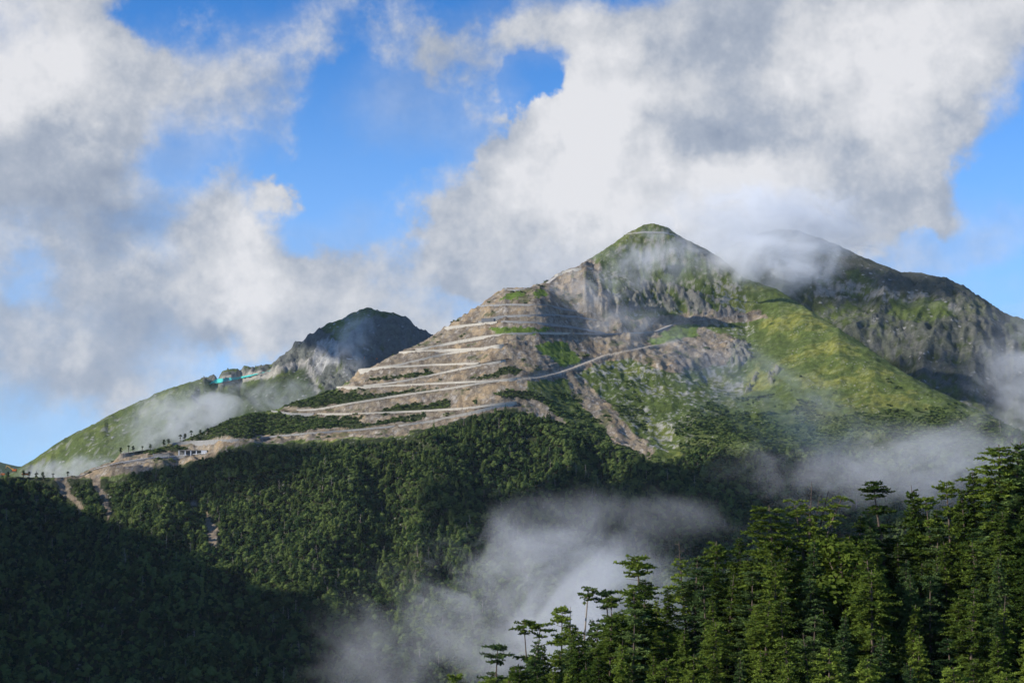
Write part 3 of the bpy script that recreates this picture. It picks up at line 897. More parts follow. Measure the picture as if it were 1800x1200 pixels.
wall('peak', 1100, 1190, 2.2, [], 'thin pale road wall ringing the pointed green summit', M_conc, 1, G)
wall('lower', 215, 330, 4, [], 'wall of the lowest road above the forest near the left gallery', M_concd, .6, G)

# guard rail on the lowest road
q = roads['lower']; ppx = pix(*q.T)[0]
q = q[(ppx > 165) & (ppx < 372)]
t = empty('guard_rail', tuple(q[0]), 'pale guard rail along the lowest road above the dark forest', 'guard rail')
nn = normals(q)
mb = MB(); mp = MB()
s = np.linspace(0, len(q) - 1, 52)
qq = np.stack([np.interp(s, np.arange(len(q)), q[:, j]) for j in range(3)], 1); n2 = np.stack([np.interp(s, np.arange(len(q)), nn[:, j]) for j in range(2)], 1)
pp = [(p[0] + n[0] * 5 - q[0][0], p[1] + n[1] * 5 - q[0][1], p[2] + 1.5 - q[0][2]) for p, n in zip(qq, n2)]
mb.tube(pp, [.35] * len(pp), 4)
for p in pp: mp.box((p[0], p[1], p[2] - .7), (.6, .6, 2.6))
mb.build('rail', M_white, t); mp.build('posts', M_conc, t)['kind'] = 'stuff'

# concrete rock-fall gallery on the lowest road
gx, gy, gz = T1.hit(342, 798)
gy -= 14
t = empty('road_gallery', (gx, gy, gz), 'white concrete road gallery cut into the brown bank at lower left', 'gallery')
t.rotation_euler = (0, 0, .1)
m = MB(); m.box((0, 4, 6.2), (46, 12, 1.2)); m.build('roof', M_concd, t)
m = MB(); m.box((0, 9.4, 1.5), (45.6, 1, 8)); m.build('back_wall', M_concd, t)
for x in (-22, -12, -3, 6):
    m = MB(); m.box((x, -1.0, 1.6), (1.6, 1.4, 8)); m.build('pillar', M_white, t)
m = MB(); m.box((18.5, -2.2, 2.0), (9, 1.0, 8)); m.box((23.6, 2.6, 1.2), (1, 8.6, 6)); m.build('end_wall', M_white, t)
bx_, by_, bz_ = T1.hit(285, 802)
m = MB(); m.box((0, 0, 0), (26, 3, 5.5)); m.box((-13.4, .2, .6), (.8, 3.4, 6.8)); m.box((0, -.2, 3.0), (26.6, 3.4, .5))
o = m.build('abutment_wall', M_concd); o.location = (bx_, by_ - 5, bz_ + 1)
tag(o, 'grey concrete abutment block left of the white road gallery', 'abutment')

# pale square block at the end of the upper wall
x, y, z = T1.hit(862, 564)
m = MB(); m.box((0, 0, 0), (22, 4, 6), 0, -.05); m.box((11.6, 0, .2), (1.4, 4.6, 7.4)); m.box((0, 0, 3.2), (22.6, 4.4, .4), 0, -.05)
o = m.build('concrete_block', M_concd); o.location = (x - 6, y - 6, z + 1)
tag(o, 'square grey concrete block where the upper roads part on the left skyline', 'concrete block')

# ------------------------------------------------------------------ works on the far hill
ribp = [(370, 676), (377, 672), (388, 671), (402, 669), (418, 667), (432, 664), (446, 661), (462, 657), (478, 653)]
wid = [3, 5.5, 5, 4, 3.2, 2.4, 1.8, 1.4, .8]
V = []
for (px, py), w_ in zip(densify(ribp, 40), np.interp(np.linspace(0, 1, 40), np.linspace(0, 1, 9), wid)):
    for f in np.linspace(-.7, .7, 7):
        p = T2.hit(px + (-f * 3), py + f * w_ + .6 * mnoise.noise(Vector((px / 6, f, 3))))
        V.append((p[0], p[1] - 5.0, p[2] + 3.5))
V = np.array(V).reshape(40, 7, 3)
V[:, :, 1] = np.minimum(V[:, :, 1], np.median(V[:, :, 1], axis=1, keepdims=True) + 30)
i = np.arange(280).reshape(40, 7)
F = np.stack([i[:-1, :-1], i[:-1, 1:], i[1:, 1:], i[1:, :-1]], -1).reshape(-1, 4)
me = mesh_np('safety_net', V.reshape(-1, 3), F); smooth(me)
tag(link('safety_net', me, M_net), 'bright cyan safety netting draped along the ledge of the far left hill', 'safety net')

x, y, z = P3(617, 631, 4020)
t = empty('steel_girder', (x, y, z), 'long white bridge girder lying against the dark cliff of the far hill', 'girder')
m = MB(); m.box((0, 0, 0), (52, 4, 2.4), 0, .06); m.build('beam', M_white, t)
m = MB()
for k in range(9): m.box((-22 + 5.5 * k, -2.6, -.1 - (-22 + 5.5 * k) * .06), (.7, .8, 3.6))
m.build('ribs', M_conc, t)['kind'] = 'stuff'
def crane(px, py, D, h, label, tilt):
    x, y, z = P3(px, py, D)
    t = empty('crane', (x, y, z), label, 'crane')
    m = MB(); m.box((0, 0, 1.2), (5, 4, 2.4)); m.box((.6, 0, 3.4), (3.2, 3, 2.0)); m.build('cab', M_orange, t)
    m = MB(); m.tube([(0, 0, 3), (tilt * .5, 0, h * .55), (tilt, 0, h)], [.9, .8, .6], 4); m.tube([(-1.2, 0, 2.5), (tilt, 0, h)], [.35, .35], 4)
    m.build('boom', M_orange, t)
    m = MB()
    for s_ in (-1.4, 1.4): m.box((0, s_, .1), (6, 1, 1.3))
    m.build('tracks', M_dark, t)
crane(639, 637, 4010, 17, 'small orange crane standing right of the white girder', 3)
crane(662, 632, 4030, 5, 'tiny orange machine half hidden above the terraced slope', 2)

# machines at the left edge of the forest crest
x, y, z = T1.hit(22, 836)
t = empty('excavator', (x, y - 3, z + 9), 'yellow long-armed excavator among the small trees at far left', 'excavator')
m = MB(); m.box((4, 0, 1.6), (6, 4.4, 2.6)); m.box((6.5, 0, 3.2), (2.8, 4.2, 1.4)); m.build('body', M_orange, t)
m = MB(); m.box((1.6, -1.0, 3.4), (2.4, 2, 2.6)); m.box((1.6, -1.0, 4.9), (2.8, 2.3, .3)); m.build('cab', M_yellow, t)
m = MB(); m.tube([(1, .6, 2.4), (-4, .6, 6.5), (-9.5, .6, 9.5)], [.7, .8, .5], 4); m.tube([(-9.5, .6, 9.5), (-10.5, .6, 5.0)], [.5, .4], 4); m.build('boom', M_yellow, t)
m = MB(); m.box((-10.4, .6, 4.2), (1.8, 1.6, 1.6), 0, .4); m.build('bucket', M_dark, t)
m = MB()
for s_ in (-1.8, 1.8): m.box((3, s_, -.2), (8, 1, 1.5))
m.build('tracks', M_dark, t)
for px, w_, lab in ((5, 6, 'low orange site hut at the very left edge of the crest'), (44, 9, 'long red site hut behind the small trees left of the mist')):
    x, y, z = T1.hit(px, 838)
    t = empty('site_hut', (x, y, z + 5.5), lab, 'hut')
    m = MB(); m.box((0, 0, 0), (w_, 4, 3.0)); m.build('wall', M_orange, t)
    m = MB(); m.box((0, 0, 1.75), (w_ + .8, 4.8, .4)); m.build('roof', M_conc, t)
    m = MB(); m.box((-w_ * .2, -2.03, -.4), (1.2, .12, 2.1)); m.build('door', M_dark, t)
# ------------------------------------------------------------------ far forest
rng = np.random.default_rng(12)
def ico(sub=2):
    import bmesh
    bm = bmesh.new(); bmesh.ops.create_icosphere(bm, subdivisions=sub, radius=1)
    V = np.array([v.co[:] for v in bm.verts]); F = np.array([[v.index for v in f.verts] for f in bm.faces]); bm.free()
    return V, F
ICO2 = ico(2); ICO1 = ico(1)
def leafsoup(cent, nrm, size, r, aspect=.7):
    """triangles of about `size` round the points, facing roughly along nrm"""
    n = len(cent)
    nn = nrm + r.normal(0, .45, (n, 3)); nn /= np.linalg.norm(nn, axis=1, keepdims=True)
    t = np.cross(nn, r.normal(0, 1, (n, 3))); t /= np.linalg.norm(t, axis=1, keepdims=True) + 1e-9
    b = np.cross(nn, t)
    s = size * r.uniform(.6, 1.3, (n, 1))
    V = np.stack([cent + t * s, cent - t * s * .5 + b * s * aspect, cent - t * s * .5 - b * s * aspect], 1)
    return V.reshape(-1, 3)
def far_tree(seed, kind):
    r = np.random.default_rng(seed)
    Vs = []; Fs = []; n0 = 0
    if kind == 'round':
        H = 12.0; L = []
        for k in range(8):
            a = r.uniform(0, 6.283); rr = r.uniform(.6, 2.9) * (1 if k else 0)
            zc = r.uniform(5.2, 8.4) if k else 8.6
            L.append((math.cos(a) * rr, math.sin(a) * rr, zc - rr * .5, r.uniform(1.4, 2.3)))
    elif kind == 'tall':
        H = 17.0; L = []
        for k in range(9):
            f = k / 8; a = r.uniform(0, 6.283); rr = r.uniform(.2, 1.3) * (1 - .5 * f)
            L.append((math.cos(a) * rr, math.sin(a) * rr, 5.5 + 9.5 * f, 2.0 - .9 * f + r.uniform(-.2, .3)))
    else:
        H = 4.0; L = []
        for k in range(5):
            a = r.uniform(0, 6.283); rr = r.uniform(.3, 1.7)
            L.append((math.cos(a) * rr, math.sin(a) * rr, r.uniform(1.0, 2.4), r.uniform(1.0, 1.6)))
    if kind == 'cone':
        H = 19.0; L = []
        for k in range(11):
            f = k / 10
            for _ in range(3 if f < .8 else 1):
                a = r.uniform(0, 6.283); rr = 1.9 * (1 - f)
                L.append((math.cos(a) * rr, math.sin(a) * rr, 3.5 + 14.5 * f, 1.25 * (1.05 - f) + .25))
    if kind == 'dead':
        H = 15.0; mb = MB(); mb.tube([(0, 0, -1), (0, 0, H)], [.22, .06], 4, False)
        for _ in range(12):
            h = r.uniform(6, 14); a = r.uniform(0, 6.28); l = r.uniform(.8, 2.2)
            mb.tube([(0, 0, h), (math.cos(a) * l, math.sin(a) * l, h + .6)], [.14, .05], 3, False)
        m_ = mb.mesh('forest_crown'); m_.materials.append(M_barkpale); return m_
    for (x, y, z, R_) in L:
        V, F = ICO1
        Vs.append(V * R_ * (.86 * np.array([1, 1, .8])) + (x, y, z)); Fs.append(F + n0); n0 += len(V)
        m = int(22 * R_ ** 1.3) if kind != 'shrub' else 16
        dd = r.normal(0, 1, (m, 3)); dd[:, 2] += .5; dd /= np.linalg.norm(dd, axis=1, keepdims=True)
        c = dd * np.array([1, 1, .82]) * R_ * r.uniform(.85, 1.12, (m, 1)) + (x, y, z)
        q = leafsoup(c, dd, .62, r)
        Vs.append(q); Fs.append(np.arange(len(q)).reshape(-1, 3) + n0); n0 += len(q)
    me = mesh_np('forest_crown', np.vstack(Vs), np.vstack(Fs))
    me.materials.append(M_far_leaf)
    if kind != 'shrub':
        mb = MB(); mb.tube([(0, 0, -2), (0, 0, H * .7)], [.28, .12], 4, False)
        V = np.array(mb.v); F = np.array([[a, b, c] for (a, b, c, d_) in mb.f] + [[a, c, d_] for (a, b, c, d_) in mb.f])
        me2 = mesh_np('t', np.vstack([np.vstack(Vs), V]), np.vstack([np.vstack(Fs), F + n0]))
        me2.materials.append(M_far_leaf); me2.materials.append(M_bark)
        mi = np.zeros(len(me2.polygons), dtype=np.int32); mi[-len(F):] = 1
        me2.polygons.foreach_set('material_index', mi)
        me = me2
    return me

def scatter(name, kinds, pts, rot, scl, label, cat, seed):
    """one stuff object: a cloud of points, geometry nodes set a tree on each"""
    kit = bpy.data.collections.new(name + '_kit')
    for k, kd in enumerate(kinds):
        o = bpy.data.objects.new(name + '_plant', far_tree(seed + k, kd)); kit.objects.link(o)
    me = bpy.data.meshes.new(name)
    me.vertices.add(len(pts)); me.vertices.foreach_set('co', np.asarray(pts, np.float32).ravel())
    me.attributes.new('rot', 'FLOAT_VECTOR', 'POINT').data.foreach_set('vector', np.asarray(rot, np.float32).ravel())
    me.attributes.new('scl', 'FLOAT_VECTOR', 'POINT').data.foreach_set('vector', np.asarray(scl, np.float32).ravel())
    me.attributes.new('pick', 'INT', 'POINT').data.foreach_set('value', rng.integers(0, len(kinds), len(pts)).astype(np.int32))
    o = link(name, me)
    ng = bpy.data.node_groups.new(name, 'GeometryNodeTree')
    ng.interface.new_socket('Geometry', in_out='INPUT', socket_type='NodeSocketGeometry')
    ng.interface.new_socket('Geometry', in_out='OUTPUT', socket_type='NodeSocketGeometry')
    N = ng.nodes; Lk = ng.links
    gi = N.new('NodeGroupInput'); go = N.new('NodeGroupOutput')
    iop = N.new('GeometryNodeInstanceOnPoints')
    ci = N.new('GeometryNodeCollectionInfo'); ci.inputs['Collection'].default_value = kit
    ci.inputs['Separate Children'].default_value = True; ci.inputs['Reset Children'].default_value = True
    def attr(nm, ty):
        a = N.new('GeometryNodeInputNamedAttribute'); a.data_type = ty; a.inputs['Name'].default_value = nm
        return a.outputs['Attribute']
    Lk.new(gi.outputs[0], iop.inputs['Points']); Lk.new(ci.outputs[0], iop.inputs['Instance'])
    iop.inputs['Pick Instance'].default_value = True
    Lk.new(attr('pick', 'INT'), iop.inputs['Instance Index'])
    e2r = N.new('FunctionNodeEulerToRotation'); Lk.new(attr('rot', 'FLOAT_VECTOR'), e2r.inputs[0]); Lk.new(e2r.outputs[0], iop.inputs['Rotation'])
    Lk.new(attr('scl', 'FLOAT_VECTOR'), iop.inputs['Scale'])
    Lk.new(iop.outputs[0], go.inputs[0])
    md = o.modifiers.new('plants', 'NODES'); md.node_group = ng
    tag(o, label, cat, kind='stuff')
    return o

# points the forest could stand on: jittered lattice, only ground that faces or nearly faces the picture
def lattice(T, sp, x0, x1, y0, y1):
    gx_, gy_ = np.meshgrid(np.arange(x0, x1, sp), np.arange(y0, y1, sp))
    gx_ = gx_ + rng.uniform(-.45, .45, gx_.shape) * sp; gy_ = gy_ + rng.uniform(-.45, .45, gy_.shape) * sp
    gx_ = gx_.ravel(); gy_ = gy_.ravel()
    a = gx_ / gy_
    k = (a > T.a[0] + .01) & (a < T.a[-1] - .01)
    return gx_[k], gy_[k]
def maskat(T, M, x, y):
    a = x / y
    i = np.clip(((a - T.a[0]) / (T.a[1] - T.a[0])).round().astype(int), 0, len(T.a) - 1)
    j = np.clip(np.interp(y, T.ys, np.arange(len(T.ys))).round().astype(int), 0, len(T.ys) - 1)
    return M[j, i]
hidden = T1.Y * (np.maximum.accumulate(T1.Z / T1.Y, 0)) - T1.Z      # metres a point lies behind what is in front of it
def trees_on(sp, mask, y0, y1, s0, s1, bare=None):
    x, y = lattice(T1, sp, -1400, 1500, y0, y1)
    ok = maskat(T1, mask & (hidden < 35) & (best > 8), x, y)
    # a little past the frame on both sides is enough
    a = x / y
    ok &= (a > -.43) & (a < .47)
    x, y = x[ok], y[ok]
    z = T1.h(x, y)
    if y0 < 1500:
        qx, qy = pix(x, y, z)
        k = edge_ok(qx, qy - 14) & edge_ok(qx + 4, qy - 6) & edge_ok(qx - 4, qy - 6)
        x, y, z = x[k], y[k], z[k]
    big = fbm(x, y, 160, 3, .6, 201)
    s = rng.uniform(s0, s1, len(x)) * (1 + .25 * big)
    P_ = np.stack([x, y, z - .5], 1)
    rot = np.stack([rng.normal(0, .06, len(x)), rng.normal(0, .06, len(x)), rng.uniform(0, 6.28, len(x))], 1)
    sc = np.stack([s * rng.uniform(.95, 1.3, len(x)), s * rng.uniform(.95, 1.3, len(x)), s * rng.uniform(.7, 1.05, len(x))], 1)
    return P_, rot, sc
fmask = forest & ~gmask & (PY < 1330) & ~(shrubz & (PY < 800))
a_ = trees_on(6.8, fmask, 1380, 2800, .7, 1.55)
scatter('forest', ['round', 'tall', 'round', 'round', 'cone', 'round', 'round', 'round', 'round', 'round', 'round', 'round', 'round', 'round', 'dead', 'round', 'cone', 'round', 'round', 'round', 'round', 'round', 'round', 'round', 'cone', 'round', 'round', 'round', 'round', 'round', 'round', 'round', 'round', 'round'], *a_, 'dark green forest covering the lower mountain', 'forest', 300)
smask = (shrubz & ~gmask & (fbm(X, Y, 40, 4, .6, 221) + np.where(PX > 1280, 1.7 * sstep(PY, 670, 790) - .45, .9 * sstep(PY, 640, 800)) > .35)) | strips | (gmask & (veg > .6) & (fbm(X, Y, 25, 2, .6, 223) > .25))
b_ = trees_on(4.6, smask & ~rocky, 2000, 2900, .5, 1.25)
scatter('shrubs', ['shrub', 'shrub', 'shrub'], *b_, 'low green shrubs on the banks and upper slopes', 'shrubs', 340)
print('forest', len(a_[0]), 'shrubs', len(b_[0]))

# ------------------------------------------------------------------ unseen ridge added left of the frame, crest shaped to shade the lower-left forest
edge = [(-200, 800), (0, 838), (60, 862), (170, 905), (300, 950), (370, 985), (470, 1025), (560, 1045), (650, 1085), (700, 1110), (760, 1200)]
cr = []
XC = -1750.0
for px, py in edge:
    p = T1.hit(px, py)
    t_ = (XC - p[0]) / SUN.x
    cr.append((p[1] + SUN.y * t_, p[2] + SUN.z * t_))
cr = np.array(sorted(cr))
yv = np.arange(-900, 2600, 22.0)
zc = np.interp(yv, cr[:, 0], cr[:, 1], left=cr[0, 1] - 60, right=cr[-1, 1] - 20)
zc = zc - 1.1 * np.maximum(yv - cr[-1, 0], 0) * .5
xv = np.arange(-4200, -700, 26.0)
XX, YY = np.meshgrid(xv, yv)
ZZ = zc[:, None] - .62 * np.abs(XX - XC) + 40 * fbm(XX, YY, 500, 5, .5, 401) * sstep(np.abs(XX - XC), 60, 600) + 9 * fbm(XX, YY, 90, 4, .55, 405)
ZZ = np.maximum(ZZ, -425)
V = np.stack([XX, YY, ZZ], -1).reshape(-1, 3)
i = np.arange(ZZ.size).reshape(ZZ.shape)
F = np.stack([i[:-1, :-1], i[:-1, 1:], i[1:, 1:], i[1:, :-1]], -1).reshape(-1, 4)
me = mesh_np('shade_ridge', V, F); smooth(me)
vcol(me, np.tile(np.array((.045, .065, .025)), (len(V), 1)))
tag(link('shade_ridge', me, M_far), kind='structure')

# ------------------------------------------------------------------ unseen clouds added beyond the left edge to shade parts of the slopes
def shade_cloud(px, py, D, t, r, seed, label):
    p = Vector(P3(px, py, D)) + SUN * t
    V, F = ico(4)
    V = np.array(V)
    q = np.array([mnoise.fractal(Vector(v * 1.7 + seed), .9, 2.0, 4) for v in V])
    V = V * (1 + .45 * q)[:, None] * np.array(r)
    m, T = new_mat('cloud_volume')
    pv = T.n('ShaderNodeVolumePrincipled'); pv.inputs['Density'].default_value = .012; pv.inputs['Color'].default_value = (1, 1, 1, 1)
    T.link(pv.outputs[0], T.n('ShaderNodeOutputMaterial').inputs['Volume'])
    me = mesh_np('cloud', V, F)
    o = link('cloud', me, m); o.location = p
    tag(o, label, 'cloud', kind='stuff')
shade_cloud(725, 605, 4150, 3000, (210, 360, 150), 3.0, 'added unseen cloud shading the far dark peak')
shade_cloud(1330, 935, 1980, 3000, (300, 190, 110), 15.0, 'added unseen cloud shading the right forest')
shade_cloud(430, 830, 2230, 3100, (190, 100, 50), 23.0, 'small added unseen cloud shading the left forest')
# ------------------------------------------------------------------ near slope with its conifers
env = [(600, 1260), (780, 1190), (875, 1135), (930, 1095), (1030, 1040), (1120, 985), (1205, 960), (1280, 942), (1345, 895), (1430, 880), (1545, 862), (1610, 858), (1660, 850), (1740, 795), (1790, 772), (1900, 730), (2200, 640)]
ea = np.array([ray(p[0], p[1])[0] for p in env]); eb = np.array([ray(p[0], p[1])[1] for p in env])
DC = 285.0
def crest_z(a): return np.interp(a, ea, eb) * DC - 25.0
def slope_z(x, y):
    x = np.asarray(x, float); y = np.asarray(y, float)
    a = x / np.maximum(y, 60)
    a = np.clip(a, -.25, .8)
    z = crest_z(a)
    z = np.where(y < DC, z - (DC - y) * .44, z - (y - DC) * .75)
    return z + 1.2 * fbm(x, y, 25, 3, .5, 501)
xs_ = np.arange(-60, 330, 3.0); yv_ = np.arange(95, 460, 3.0)
XX, YY = np.meshgrid(xs_, yv_)
ZZ = slope_z(XX, YY) - 45 * sstep(-(XX - (-.10 * YY)), 0, 30)
V = np.stack([XX, YY, ZZ], -1).reshape(-1, 3)
i = np.arange(ZZ.size).reshape(ZZ.shape)
F = np.stack([i[:-1, :-1], i[:-1, 1:], i[1:, 1:], i[1:, :-1]], -1).reshape(-1, 4)
me = mesh_np('hillside', V, F); smooth(me)
vcol(me, np.tile(np.array((.035, .035, .018)), (len(V), 1)))
tag(link('hillside', me, M_far), kind='structure')

def quads_to_mesh(name, Q, mat):
    Q = np.concatenate(Q, 0)
    me = mesh_np(name, Q.reshape(-1, 3), np.arange(len(Q) * 4).reshape(-1, 4))
    me.materials.append(mat)
    return me

def spray_branch(r, p0, az, L, droop, lift, dens=1.0, w=.125):
    """a fir branch: wood line plus a flat fan of needle sprays"""
    d = np.array((math.cos(az), math.sin(az), 0.0)); side = np.array((-d[1], d[0], 0.0))
    n = max(5, int(L / .115 * dens))
    t = np.sort(r.uniform(.12, 1.0, n * 2))
    curve = lambda u: p0 + d[None] * (u * L)[:, None] + np.array((0, 0, 1.0))[None] * (L * (lift * u - droop * u * u))[:, None] + side[None] * (.06 * L * np.sin(u * 5 + az * 3))[:, None]
    base = curve(t)
    sg = np.where(np.arange(len(t)) % 2 == 0, 1.0, -1.0)
    ln = (.40 + .85 * np.minimum(1, L / 3.2) * (1.05 - t) ** .7) * r.uniform(.6, 1.2, len(t))
    fwd = r.uniform(.35, .9, len(t))
    dr = d[None] * fwd[:, None] + side[None] * sg[:, None] + np.array((0, 0, 1.0))[None] * r.normal(.03, .34, len(t))[:, None]
    dr /= np.linalg.norm(dr, axis=1, keepdims=True)
    tip = base + dr * ln[:, None]
    up = np.array((0, 0, 1.0))[None] + r.normal(0, .55, (len(t), 3))
    wd = np.cross(dr, up); wd /= np.linalg.norm(wd, axis=1, keepdims=True) + 1e-9
    ww = (w * r.uniform(.7, 1.4, len(t)))[:, None]
    mid = base + dr * (ln * .45)[:, None]
    Q = np.stack([base, mid + wd * ww, tip, mid - wd * ww], 1)
    # upright tufts along the branch
    m = int(n * .6)
    u = r.uniform(.3, 1.0, m); b2 = curve(u)
    dr2 = d[None] * .8 + r.normal(0, .5, (m, 3)) + np.array((0, 0, .5))
    dr2 /= np.linalg.norm(dr2, axis=1, keepdims=True)
    l2 = r.uniform(.25, .55, m)[:, None]
    wd2 = np.cross(dr2, r.normal(0, 1, (m, 3))); wd2 /= np.linalg.norm(wd2, axis=1, keepdims=True)
    Q2 = np.stack([b2, b2 + dr2 * l2 * .5 + wd2 * w * .8, b2 + dr2 * l2, b2 + dr2 * l2 * .5 - wd2 * w * .8], 1)
    wood = [tuple(curve(np.array([q]))[0]) for q in (0, .35, .75)]
    return np.concatenate([Q, Q2], 0), wood

def make_conifer(seed, style):
    """returns (crown mesh, trunk mesh) of a tree about 25 m tall, base at the origin"""
    r = np.random.default_rng(seed)
    H = 25.0
    Q = []; mb = MB()
    bend = r.normal(0, .5, 2)
    def axis(h, lean=(0, 0)):
        f = h / H
        return np.array((bend[0] * math.sin(f * 3) + lean[0] * f * f, bend[1] * math.sin(f * 2.4 + 1) + lean[1] * f * f, h))
    def stem(h0, h1, r0, r1, lean=(0, 0), k=6):
        hs = np.linspace(h0, h1, 9)
        mb.tube([tuple(axis(h, lean)) for h in hs], list(np.linspace(r0, r1, 9)), k)
    def whorl(h, L, n, droop, lift, dens=1.0, lean=(0, 0), w=.125, wood=.06):
        a0 = r.uniform(0, 6.28)
        for j in range(n):
            l = L * r.uniform(.6, 1.15)
            q, wd = spray_branch(r, axis(h + r.uniform(-.3, .3), lean), a0 + 6.283 * j / n + r.normal(0, .35), l, droop * r.uniform(.2, 2.2), lift * r.uniform(.3, 1.9), dens, w)
            Q.append(q)
            mb.tube(wd, [wood, wood * .7, wood * .3], 3, False)
    if style == 'fir':          # narrow, layered down to the ground
        stem(-1, H, .38, .04)
        h = 3.0
        while h < H - .4:
            f = h / H
            L = 4.9 * (1 - f) ** .75 * (1 + .18 * math.sin(h * 2.1 + seed)) * r.uniform(.8, 1.15) + .35
            if r.random() > .06: whorl(h, L, 8 if f < .8 else 6, .30, .10 + .3 * f, 1.1)
            h += .58 + .28 * (1 - f)
    elif style == 'broad':      # old hemlock: wide plates, rounded top
        stem(-1, H, .50, .06)
        h = 4.0
        while h < H - .2:
            f = h / H
            L = (5.3 * min(1, (1.06 - f) * 2.6) ** .6) * r.uniform(.65, 1.12)
            if r.random() > .12: whorl(h, L, 7, .16, .10 + .1 * f, 1.05)
            h += r.uniform(.65, 1.15)
    elif style == 'tiers':      # bare stem between separate tiers, flat head
        stem(-1, H, .42, .08)
        tiers = [(H - .1, 1.5), (H - .7, 2.4), (H - 1.4, 2.9), (H - 2.2, 2.0), (H - 4.4, 2.2), (H - 5.2, 3.1), (H - 7.6, 3.3), (H - 8.6, 3.8)]
        h = H - 10.5
        while h > 3: tiers.append((h, r.uniform(3.8, 5.4))); h -= r.uniform(.8, 1.25)
        for h, L in tiers: whorl(h + r.uniform(-.3, .3), L, 7, .05, .14, 1.2)
        for _ in range(9):
            h = r.uniform(H * .5, H - 2); a = r.uniform(0, 6.28); p = axis(h)
            mb.tube([tuple(p), (p[0] + math.cos(a) * 1.6, p[1] + math.sin(a) * 1.6, h + .2)], [.05, .02], 3, False)
    elif style == 'pole':       # long bare pole, small flat tuft on top
        stem(-1, H, .34, .10)
        for h, L in ((H - .1, 1.7), (H - .7, 1.9), (H - 1.3, 1.1), (H - 1.8, .9)): whorl(h, L, 5, .02, .10, 1.3)
        h = H - 6.5
        while h > 3: whorl(h, r.uniform(1.6, 3.4), 5, .12, .1, 1.1); h -= r.uniform(.8, 1.3)
    elif style == 'twin':       # two stems with flat tops
        for lean, hh in (((-1.0, .4), H), ((1.7, -.3), H - .4)):
            stem(-1, hh, .30, .07, lean)
            for dh, L in ((0, 2.0), (.7, 2.3), (1.5, 1.4)): whorl(hh - .1 - dh, L, 5, .05, .12, 1.3, lean)
            h = hh - 5.5
            while h > 3: whorl(h, r.uniform(1.4, 3.5), 4, .14, .1, 1.1, lean); h -= r.uniform(.8, 1.4)
    elif style == 'ragged':     # many-stemmed old tree with dead tops
        stem(-1, H * .62, .62, .35)
        for lean, hh in (((-3.4, 1), H * .93), ((3.6, -1), H * .97), ((1.8, 1), H * 1.0), ((-1.0, 0), H * .9)):
            stem(H * .35, hh, .3, .07, lean)
            h = hh - .2
            while h > H * .45:
                if r.random() > .25: whorl(h, r.uniform(1.0, 2.3), 4, .2, .1, 1.1, lean)
                h -= r.uniform(.8, 1.5)
        stem(H * .6, H * 1.06, .14, .04, (-.8, 0)); stem(H * .6, H * .96, .12, .04, (.6, .8))
        h = H * .5
        while h > 3: whorl(h, r.uniform(3.4, 5), 6, .25, .05, 1.0); h -= .95
    elif style == 'deadtop':    # dry bare leader above living plates
        stem(-1, H, .36, .05)
        for _ in range(7):
            h = r.uniform(H - 3.2, H - .3); a = r.uniform(0, 6.28); p = axis(h)
            mb.tube([tuple(p), (p[0] + math.cos(a) * .9, p[1] + math.sin(a) * .9, h + .15)], [.04, .02], 3, False)
        h = H - 3.2
        while h > 3:
            f = h / H
            whorl(h, min(3.8, 1.2 + (H - 3 - h) * .42) * r.uniform(.6, 1.15), 5, .14, .1, 1.1); h -= r.uniform(.7, 1.25)
    elif style == 'snag':       # dead spike
        stem(-1, H, .30, .05)
        for _ in range(26):
            h = r.uniform(H * .35, H - .5); a = r.uniform(0, 6.28); p = axis(h); l = r.uniform(.3, 1.1)
            mb.tube([tuple(p), (p[0] + math.cos(a) * l, p[1] + math.sin(a) * l, h + .1)], [.05, .02], 3, False)
        return None, mb.mesh('trunk')
    elif style == 'leafy':      # bright broadleaf
        H2 = 13.0
        stem(-1, H2 * .8, .3, .08)
        for _ in range(13):
            a = r.uniform(0, 6.28); rr = r.uniform(0, 2.6); z = r.uniform(5, 12); R_ = r.uniform(1.1, 1.9)
            c0 = np.array((math.cos(a) * rr, math.sin(a) * rr, z))
            mb.tube([tuple(axis(z * .6)), tuple(c0)], [.09, .03], 3, False)
            n = 230
            dd = r.normal(0, 1, (n, 3)); dd[:, 2] += .3; dd /= np.linalg.norm(dd, axis=1, keepdims=True)
            c = c0 + dd * R_ * r.uniform(.4, 1.1, (n, 1))
            t = r.normal(0, 1, (n, 3)); t /= np.linalg.norm(t, axis=1, keepdims=True)
            b = np.cross(t, dd); b /= np.linalg.norm(b, axis=1, keepdims=True) + 1e-9
            s = r.uniform(.14, .30, (n, 1))
            Q.append(np.stack([c - t * s, c + b * s * .7, c + t * s, c - b * s * .7], 1))
    return quads_to_mesh('crown', Q, M_needle), mb.mesh('trunk')

kinds = {}
def kit(style, nvar):
    L = []
    for k in range(nvar):
        cr_, tr_ = make_conifer(1000 + 37 * k + len(kinds) * 7, style)
        if cr_ is not None: cr_.materials.clear(); cr_.materials.append(M_leaf if style == 'leafy' else (M_needle2 if k % 3 == 2 else M_needle))
        tr_.materials.append(M_barkpale if style in ('snag', 'pole') else M_bark)
        L.append((cr_, tr_))
    kinds[style] = L
kit('fir', 5); kit('broad', 5); kit('tiers', 3); kit('pole', 1); kit('twin', 1); kit('ragged', 1); kit('deadtop', 2); kit('snag', 1); kit('leafy', 2)

